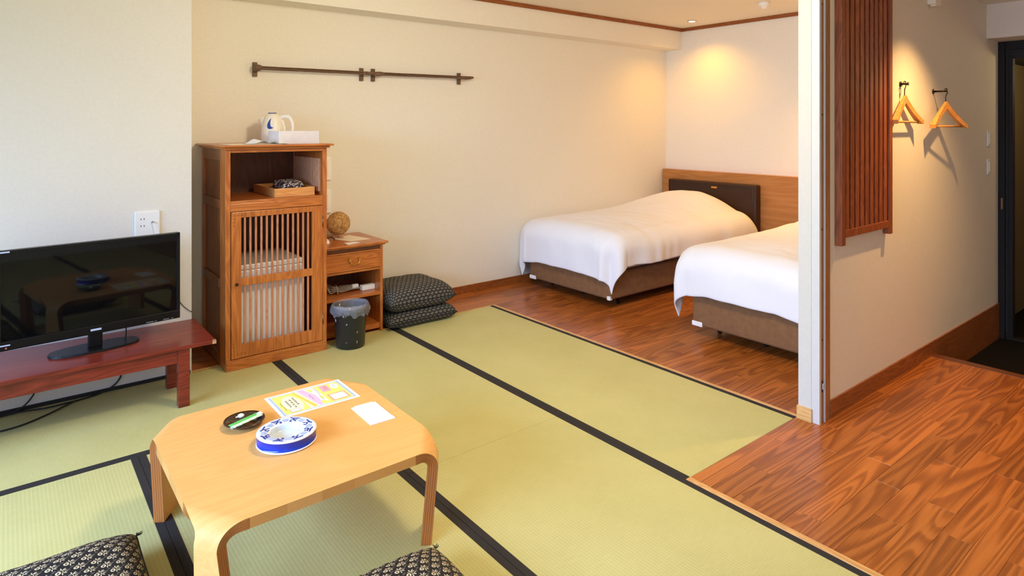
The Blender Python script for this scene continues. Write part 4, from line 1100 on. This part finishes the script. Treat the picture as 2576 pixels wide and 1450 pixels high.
# device with bundled cord on the shelf
SH = 0.292
hd_ = thing('hair_dryer', 'white boxy appliance with a bundled grey cord on the shelf of the drawer stand', 'appliance', (2.01, 4.36, SH))
obj('body', MB().box(2.045, 2.150, 4.315, 4.360, SH + 0.0005, SH + 0.038, 0.005, rot=Matrix.Rotation(0.05, 3, 'Z')), M['white_pl'], hd_)
obj('plug_end', MB().box(1.985, 2.035, 4.345, 4.375, SH + 0.022, SH + 0.05, 0.007), M['white_pl'], hd_)
mb = MB()
for k in range(5):
    mb.tube([(2.04, 4.34, SH + 0.02), (1.98, 4.35 + 0.006 * k, SH + 0.018 + 0.006 * k), (1.90, 4.345 + 0.01 * k, SH + 0.012 + 0.008 * k), (1.86, 4.34, SH + 0.024 + 0.006 * k), (1.82, 4.35 + 0.012 * k, SH + 0.012 + 0.013 * k), (1.80, 4.36 + 0.01 * k, SH + 0.045 + 0.008 * k)], 0.0042, 7, res=5)
mb.tube([(1.865, 4.33, SH + 0.006), (1.857, 4.325, SH + 0.03), (1.862, 4.35, SH + 0.058), (1.868, 4.395, SH + 0.05), (1.866, 4.39, SH + 0.01)], 0.005, 7, res=5)
obj('cord', mb, M['cord_grey'], hd_)

# waste bin with a clear liner
bn = (1.845, 4.075)
tag(obj('waste_bin', MB().lathe([(0, 0.002), (0.092, 0.002), (0.096, 0.006), (0.112, 0.262), (0.116, 0.266), (0.116, 0.272), (0.109, 0.272), (0.093, 0.012), (0, 0.012)], (bn[0], bn[1], 0.001), 48), M['bin']),
    'black round waste bin with pale petal marks in front of the drawer stand', 'bin')
mb = MB()
def liner(u, v):
    an = 2 * PI * u
    nz = noise.noise(Vector((math.cos(an) * 3.2, math.sin(an) * 3.2, v * 4)))
    n2 = noise.noise(Vector((math.cos(an) * 9, math.sin(an) * 9, v * 5 + 3)))
    if v < 0.45:                                   # inside, rising
        t_ = v / 0.45; r_ = 0.088 + 0.018 * t_ + 0.006 * n2; z = 0.15 + 0.135 * t_
    elif v < 0.55:
        t_ = (v - 0.45) / 0.1; r_ = 0.106 + 0.018 * t_ + 0.004 * n2; z = 0.285 + 0.012 * math.sin(PI * t_) + 0.008 * nz
    else:
        t_ = (v - 0.55) / 0.45; r_ = 0.124 + 0.010 * math.sin(PI * t_) + 0.011 * n2 * (0.3 + t_); z = 0.285 - (0.058 + 0.024 * nz + 0.012 * n2) * t_
    return Vector((bn[0] + r_ * math.cos(an), bn[1] + r_ * math.sin(an), z))
mb.grid(96, 30, liner); bmesh.ops.remove_doubles(mb.bm, verts=mb.bm.verts, dist=0.0002)
tag(obj('bin_liner', mb, M['liner'], fix=False), 'crumpled clear plastic bag lining the black waste bin', 'bag')

# ------------------------------------------------------------------ things on the back wall
def coat_rail(label, xs, z0, z1, brks, ends):
    t = thing('wall_coat_rail', label, 'rail', ((xs[0] + xs[1]) / 2, YK, z0), 0, 'coat rails on the back wall')
    yr = YK - 0.060
    n = 9
    pts = [(xs[0] + (xs[1] - xs[0]) * i / n, yr, z0 + (z1 - z0) * i / n + 0.0004 * math.sin(i * 2.1)) for i in range(n + 1)]
    obj('rod', MB().tube(pts, 0.0100, 10, res=2), M['old_rod'], t)
    obj('thin_rod', MB().tube([(p[0], p[1] - 0.004, p[2] + 0.013) for p in pts], 0.0040, 8, res=2), M['old_rod'], t)
    for (x, sz) in brks:
        zc = z0 + (z1 - z0) * (x - xs[0]) / (xs[1] - xs[0])
        k = obj('bracket', MB().box(x - 0.015, x + 0.015, YK - 0.022, YK, zc - 0.056, zc + 0.046, 0.002), M['old_wood'], t)
        obj('bracket_peg', MB().box(x - 0.012, x + 0.012, yr - 0.012, YK - 0.02, zc - 0.012, zc + 0.012, 0.002), M['old_wood'], k)
    for (x, dx_, rr) in ends:
        zc = z0 + (z1 - z0) * (x - xs[0]) / (xs[1] - xs[0])
        obj('rod_end', MB().tube([(x, yr, zc), (x + dx_ * 0.4, yr, zc + 0.002), (x + dx_ * 0.8, yr - 0.004, zc + 0.006), (x + dx_, yr - 0.004, zc + 0.008)], lambda tt: rr * (0.75 + 0.45 * math.sin(PI * min(1, tt + 0.15))), 10, res=3), M['old_wood'], t)
coat_rail('left of the two slim worn wooden coat rails high on the back wall', (1.392, 2.26), 1.916, 1.922, [(1.402, 0.1), (2.225, 0.1)], [(1.382, 0.050, 0.021), (2.24, 0.070, 0.012)])
coat_rail('right of the two slim worn wooden coat rails high on the back wall', (2.345, 3.20), 1.922, 1.932, [(2.326, 0.1), (3.160, 0.1)], [(2.300, 0.10, 0.016), (3.155, 0.125, 0.013)])
for z, lb in ((1.087, 'white wall switch plate beside the cabinet, the upper of two'), (0.832, 'white wall switch plate beside the cabinet, just above the ball lamp')):
    s_ = thing('wall_switch', lb, 'switch', (1.925, YK, z), 0, 'switch plates on the back wall')
    obj('plate', MB().box(1.875, 1.970, YK - 0.020, YK, z, z + 0.178, 0.004), M['bright_pl'], s_)
    obj('rocker', MB().box(1.893, 1.945, YK - 0.026, YK - 0.018, z + 0.03, z + 0.148, 0.002), M['cream_pl'], s_)

# ------------------------------------------------------------------ beds
hp = thing('headboard_panel', 'wide light oak headboard panel along the right wall behind both beds', 'headboard', (XW - 0.04, 3.15, 0))
obj('panel', MB().box(XW - 0.085, XW - 0.0005, 1.64, YK - 0.014, 0.0, 1.004, 0.003), M['headboard'], hp)

def make_bed(label, y0, y1, label_d, seed, hem_r, hem_l, foot):
    t = thing('bed', label, 'bed', (4.9, (y0 + y1) / 2, 0), 0, 'twin beds')
    xf, xh = 3.850, 5.93
    bz0, bz1 = 0.080, 0.300
    obj('base', MB().box(xf, xh, y0, y1, bz0, bz1, 0.022, seg=4), M['bed_base'], t, smooth=True)
    shade_auto([o for o in t.children][0], 60)
    obj('mattress', MB().box(xf + 0.035, xh, y0 + 0.01, y1 - 0.01, bz1 + 0.001, 0.500, 0.04, seg=4), M['sheet'], t, smooth=True)
    for y in (y0 + 0.004, y1 - 0.004):
        sgn = 1 if y < (y0 + y1) / 2 else -1
        mb = MB(); L = 0.085 if sgn < 0 else 0.034
        mb.box(xf - 0.005, xf + 0.03, min(y, y + sgn * L), max(y, y + sgn * L), bz0 - 0.002, bz0 + 0.032, 0.005)
        o = obj('corner_guard', mb, M['white_pl'], t)
    for (x, y) in ((xf + 0.20, y0 + 0.10), (xf + 0.20, y1 - 0.10), (xf + 0.20, (y0 + y1) / 2), (xh - 0.1, y0 + 0.1), (xh - 0.1, y1 - 0.1)):
        lg = obj('leg', MB().cyl((x, y, 0.0225), (x, y, bz0 + 0.004), 0.016, n=12), M['dark_metal'], t)
        obj('caster', MB().cyl((x - 0.010, y, 0.012), (x + 0.010, y, 0.012), 0.0125, n=14), M['black'], lg)
    hb = obj('head_plate', MB().box(xh + 0.012, XW - 0.088, y0 - 0.06, y1 + 0.01, 0.10, 0.902, 0.014, seg=3), M['leather'], t)
    obj('welt', MB().tube([(xh + 0.014, y1 - 0.008, 0.30), (xh + 0.014, y1 - 0.008, 0.882), (xh + 0.014, y0 - 0.020, 0.882), (xh + 0.014, y0 - 0.020, 0.30)], 0.006, 8), M['leather'], hb)
    mb = MB(); mb.box(xh + 0.004, xh + 0.016, 3.965 - 4.05 + (y0 + y1) / 2 - 0.036, 3.965 - 4.05 + (y0 + y1) / 2 + 0.036, 0.836, 0.858, 0.005, seg=3)
    obj('badge', mb, M['brass'], hb)
    # duvet: a rounded-box drape with a pillow bulge at the head
    r = 0.16; xs = 3.972; ya, yb = y0 + 0.075, y1 - 0.005
    zt = 0.618
    W = yb - ya; cy = (ya + yb) / 2
    LF = foot; LR = hem_r; LL = hem_l
    rnd = random.Random(seed)
    def drop(d, rr): return rr * (1 - math.cos(min(d / rr, PI / 2))) + max(0.0, d - rr * PI / 2)
    def out(d, rr): return rr * math.sin(min(d / rr, PI / 2))
    def fn(u, v):
        # u: 0 at the foot hem .. 1 at the head; v: 0 right hem (towards the room) .. 1 left hem (wall)
        Ltot = LF + (xh - 0.006 - xs); sl = u * Ltot
        Wt = LR + W + LL; st = v * Wt
        a_ = max(0.0, LF - sl); x = xs + max(0.0, sl - LF)
        if st < LR: b_, y, sg = LR - st, ya, -1
        elif st > LR + W: b_, y, sg = st - LR - W, yb, 1
        else: b_, y, sg = 0.0, ya + st - LR, 0
        eta = (y - cy) / (W / 2)
        bulge = 0.125 * math.exp(-(((x - 5.62) / (0.55 if x < 5.62 else 0.24)) ** 2)) * max(0.0, 1 - abs(eta * 0.95) ** 2.4)
        rise = 0.05 * max(0.0, min(1.0, (x - xs) / 1.2)) * (1 - 0.5 * eta * eta)
        crown = 0.050 * (1 - min(1.0, eta * eta)) * min(1.0, (x - xs) / 0.5 + 0.55)
        if x > 5.75: z_back = ((x - 5.75) / 0.18) ** 2 * 0.10
        else: z_back = 0.0
        z = zt + bulge + rise * 0.5 + crown - z_back
        z += 0.010 * noise.noise(Vector((x * 3.1, y * 3.3, seed))) + 0.004 * noise.noise(Vector((x * 9, y * 9, seed + 3)))
        # soft creases, denser towards the foot corner of the open side
        cr = math.exp(-((x - xs) / 0.55) ** 2 - ((y - ya) / 0.40) ** 2)
        rid = 1 - abs(noise.noise(Vector(((x - a_) * 7 + (y + b_ * sg) * 3, ((y + b_ * sg) - (x - a_)) * 2.2, seed + 5)))) * 2
        z += 0.012 * cr * max(0.0, rid - 0.55)
        rid2 = 1 - abs(noise.noise(Vector((x * 4 + y * 1.5, (y - x) * 1.6, seed + 15)))) * 2
        z += 0.008 * max(0.0, rid2 - 0.7)
        d = math.hypot(a_, b_)
        if d > 0:
            da, db = a_ / d, b_ / d
            if b_ == 0 or a_ == 0: dd = d
            else: dd = d * (1 - 0.02 * (2 * da * db))
            o_ = out(dd, r); dz = drop(dd, r)
            hang = max(0.0, dd - r * 0.9)
            # folds of the hanging cloth, strongest round the corner
            cw = 2 * da * db
            ph = math.atan2(b_, a_) * 5.5 + (y * 9 if b_ == 0 else 0) + (x * 11 if a_ == 0 else 0) + seed
            fold = (0.026 * cw + 0.008) * math.sin(ph) * min(1.0, hang / 0.2)
            fold += 0.012 * noise.noise(Vector((x * 5 + a_ * 3, y * 5 + b_ * 3, seed + 9))) * min(1.0, hang / 0.12)
            # small gathers along the side
            if a_ < 0.05 and sg < 0:
                fold += 0.010 * math.sin(x * 34 + 3 * math.sin(x * 7)) * min(1.0, hang / 0.15) * max(0.0, 1 - (x - xs) / 0.9)
            o_ += fold + 0.008
            x -= da * o_; y += sg * db * o_; z -= dz
            if sg > 0: y = min(y, YK - 0.022)
            z = max(z, 0.045)
        return Vector((x, y, z))
    mb = MB()
    mb.grid(96, 80, fn)
    o = obj('duvet', mb, M['duvet'], None, base=(4.9, (y0 + y1) / 2, 0.05), fix=True)
    tag(o, label_d, 'duvet', 'white duvets on the twin beds')
    so = o.modifiers.new('thickness', 'SOLIDIFY'); so.thickness = 0.012; so.offset = 1.0
    sb = o.modifiers.new('smooth', 'SUBSURF'); sb.levels = 1; sb.render_levels = 1
    return t
make_bed('farther bed against the back wall with a brown base and dark head plate', 3.525, 4.545, 'white duvet on the farther bed, along the back wall', 2.0, 0.36, 0.43, 0.475)
make_bed('nearer bed with a brown base, half hidden behind the white partition end', 1.825, 2.745, 'white duvet on the nearer bed, cut off by the white partition end', 5.0, 0.40, 0.46, 0.425)

# ------------------------------------------------------------------ ceiling fittings
dl = thing('recessed_downlight', 'small lit recessed downlight in the ceiling above the farther bed', 'downlight', (5.735, 4.085, CEIL - 0.012))
mb = MB(); mb.lathe([(0.036, 0.0), (0.048, 0.002), (0.050, 0.012), (0.034, 0.012), (0.036, 0.0)], OFF[dl.name], 32); obj('ring', mb, M['chrome'], dl)
mb = MB(); mb.lathe([(0.0, 0.004), (0.030, 0.004), (0.035, 0.008), (0.035, 0.012)], OFF[dl.name], 24); obj('bulb', mb, M['bulb'], dl)
sd = thing('smoke_detector', 'white round smoke detector on the ceiling near the partition', 'detector', (5.40, 3.07, CEIL - 0.06))
obj('body', MB().lathe([(0, 0.0), (0.018, 0.0), (0.024, 0.006), (0.026, 0.022), (0.046, 0.030), (0.05, 0.06), (0, 0.06)], OFF[sd.name], 32), M['white_pl'], sd)
obj('sensor_cap', MB().lathe([(0, -0.003), (0.010, -0.003), (0.012, 0.002), (0, 0.002)], OFF[sd.name], 20), M['cream_pl'], sd)

# ------------------------------------------------------------------ hall: lattice panel, hangers, switches
lp = thing('lattice_panel', 'tall brown wooden slat lattice mounted on the hall wall', 'lattice', (3.71, YH, 0.88))
YA = YH - 0.034
LX = (3.372, 3.414, 3.976, 4.018)
obj('post', MB().box(LX[0], LX[1], YA - 0.004, YH - 0.001, 0.880, 2.40, 0.002), M['lattice'], lp)
obj('post', MB().box(LX[2], LX[3], YA - 0.004, YH - 0.001, 0.880, 2.40, 0.002), M['lattice'], lp)
obj('bottom_rail', MB().box(LX[1], LX[2], YA, YH - 0.004, 0.918, 0.958, 0.002), M['lattice'], lp)
obj('top_rail', MB().box(LX[1], LX[2], YA, YH - 0.004, 2.355, 2.395, 0.002), M['lattice'], lp)
obj('backing_board', MB().box(LX[1] - 0.008, LX[2] + 0.006, YH - 0.010, YH - 0.002, 0.93, 2.38), M['lattice_back'], lp)
for k in range(9):
    x = LX[1] + 0.022 + k * 0.0605
    obj('slat', MB().box(x, x + 0.036, YA + 0.003, YH - 0.009, 0.956, 2.357, 0.0015), M['lattice'], lp)

def hanger(label, c, rot):
    t = thing('coat_hanger', label, 'hanger', c, rot, 'wooden hangers on the hall wall', True)
    # arms: flat shaped boards following the shoulder line
    def arm(sgn):
        mb = MB(); rows = []
        N_ = 14
        for i in range(N_ + 1):
            u = i / N_
            x = sgn * 0.200 * u; zc = 0.138 * (1 - u) ** 1.22 + 0.004 * math.sin(PI * u)
            hh = 0.046 - 0.022 * u
            th = 0.010 + 0.012 * u ** 1.5; yo = -0.016 * u ** 2
            rows.append([mb.bm.verts.new(q) for q in ((x, yo - th, zc - hh / 2), (x, yo + th * 0.6, zc - hh / 2), (x, yo + th * 0.6, zc + hh / 2), (x, yo - th, zc + hh / 2))])
        for a_, b_ in zip(rows, rows[1:]):
            for k in range(4): mb.bm.faces.new((a_[k], a_[(k + 1) % 4], b_[(k + 1) % 4], b_[k]))
        mb.bm.faces.new(rows[0]); mb.bm.faces.new(list(reversed(rows[-1])))
        o = obj('arm', mb, M['hanger'], t); shade_auto(o, 50)
    arm(1); arm(-1)
    obj('trouser_bar', MB().cyl((-0.180, -0.012, 0.000), (0.180, -0.012, 0.000), 0.0065, n=10), M['hanger'], t)
    obj('bar_pin', MB().box(0.172, 0.182, -0.018, -0.006, -0.004, 0.022, 0.002), M['chrome'], t)
    obj('hook', MB().tube([(0, 0, 0.150), (0, 0, 0.185), (0.004, 0, 0.200), (0.016, 0, 0.212), (0.022, 0, 0.228), (0.012, 0, 0.244), (-0.006, 0, 0.243), (-0.016, 0, 0.228)], 0.0028, 8, res=5), M['dark_metal'], t)
    return t
def peg(label, x, z, yo=0.075):
    t = thing('wall_peg', label, 'hook', (x, YH, z), 0, 'metal pegs on the hall wall')
    obj('wall_flange', MB().cyl((x, YH - 0.0005, z), (x, YH - 0.008, z), 0.017, 0.015, n=20), M['dark_metal'], t)
    obj('stem', MB().cyl((x, YH - 0.006, z), (x, YH - yo, z), 0.006, n=12).cyl((x, YH - yo, z), (x, YH - yo - 0.006, z), 0.010, n=14), M['dark_metal'], t)
hanger('pale wooden coat hanger on the hall wall, next to the lattice panel', (4.230, 1.500, 1.528), 0.0)
peg('dark metal peg holding the hanger next to the lattice panel', 4.233, 1.757, 0.040)
hanger('brown wooden coat hanger on the hall wall, nearer the black door', (4.775, 1.452, 1.502), math.radians(-9))
peg('dark metal peg holding the hanger nearer the black door', 4.778, 1.731, 0.080)
for z, lb in ((1.345, 'white switch plate by the black door, upper of two'), (1.128, 'white switch plate by the black door, lower of two')):
    s_ = thing('wall_switch', lb, 'switch', (5.95, YH, z), 0, 'switch plates by the door')
    obj('plate', MB().box(5.905, 5.985, YH - 0.010, YH, z, z + 0.120, 0.004), M['white_pl'], s_)
    obj('rocker', MB().box(5.925, 5.965, YH - 0.016, YH - 0.008, z + 0.02, z + 0.10, 0.003), M['cream_pl'], s_)
db = thing('chime_box', 'small beige box fixed high on the hall wall above the hangers', 'box', (4.74, YH, 2.29))
obj('body', MB().box(4.665, 4.775, YH - 0.05, YH, 2.290, 2.40, 0.006), M['cream_pl'], db)
obj('bottom_cap', MB().box(4.690, 4.730, YH - 0.045, YH - 0.012, 2.280, 2.292, 0.003), M['cream_pl'], db)

cyc = SC.cycles
cyc.use_denoising = True
cyc.max_bounces = 10; cyc.diffuse_bounces = 6; cyc.glossy_bounces = 4; cyc.transmission_bounces = 6; cyc.transparent_max_bounces = 12
cyc.sample_clamp_indirect = 6.0
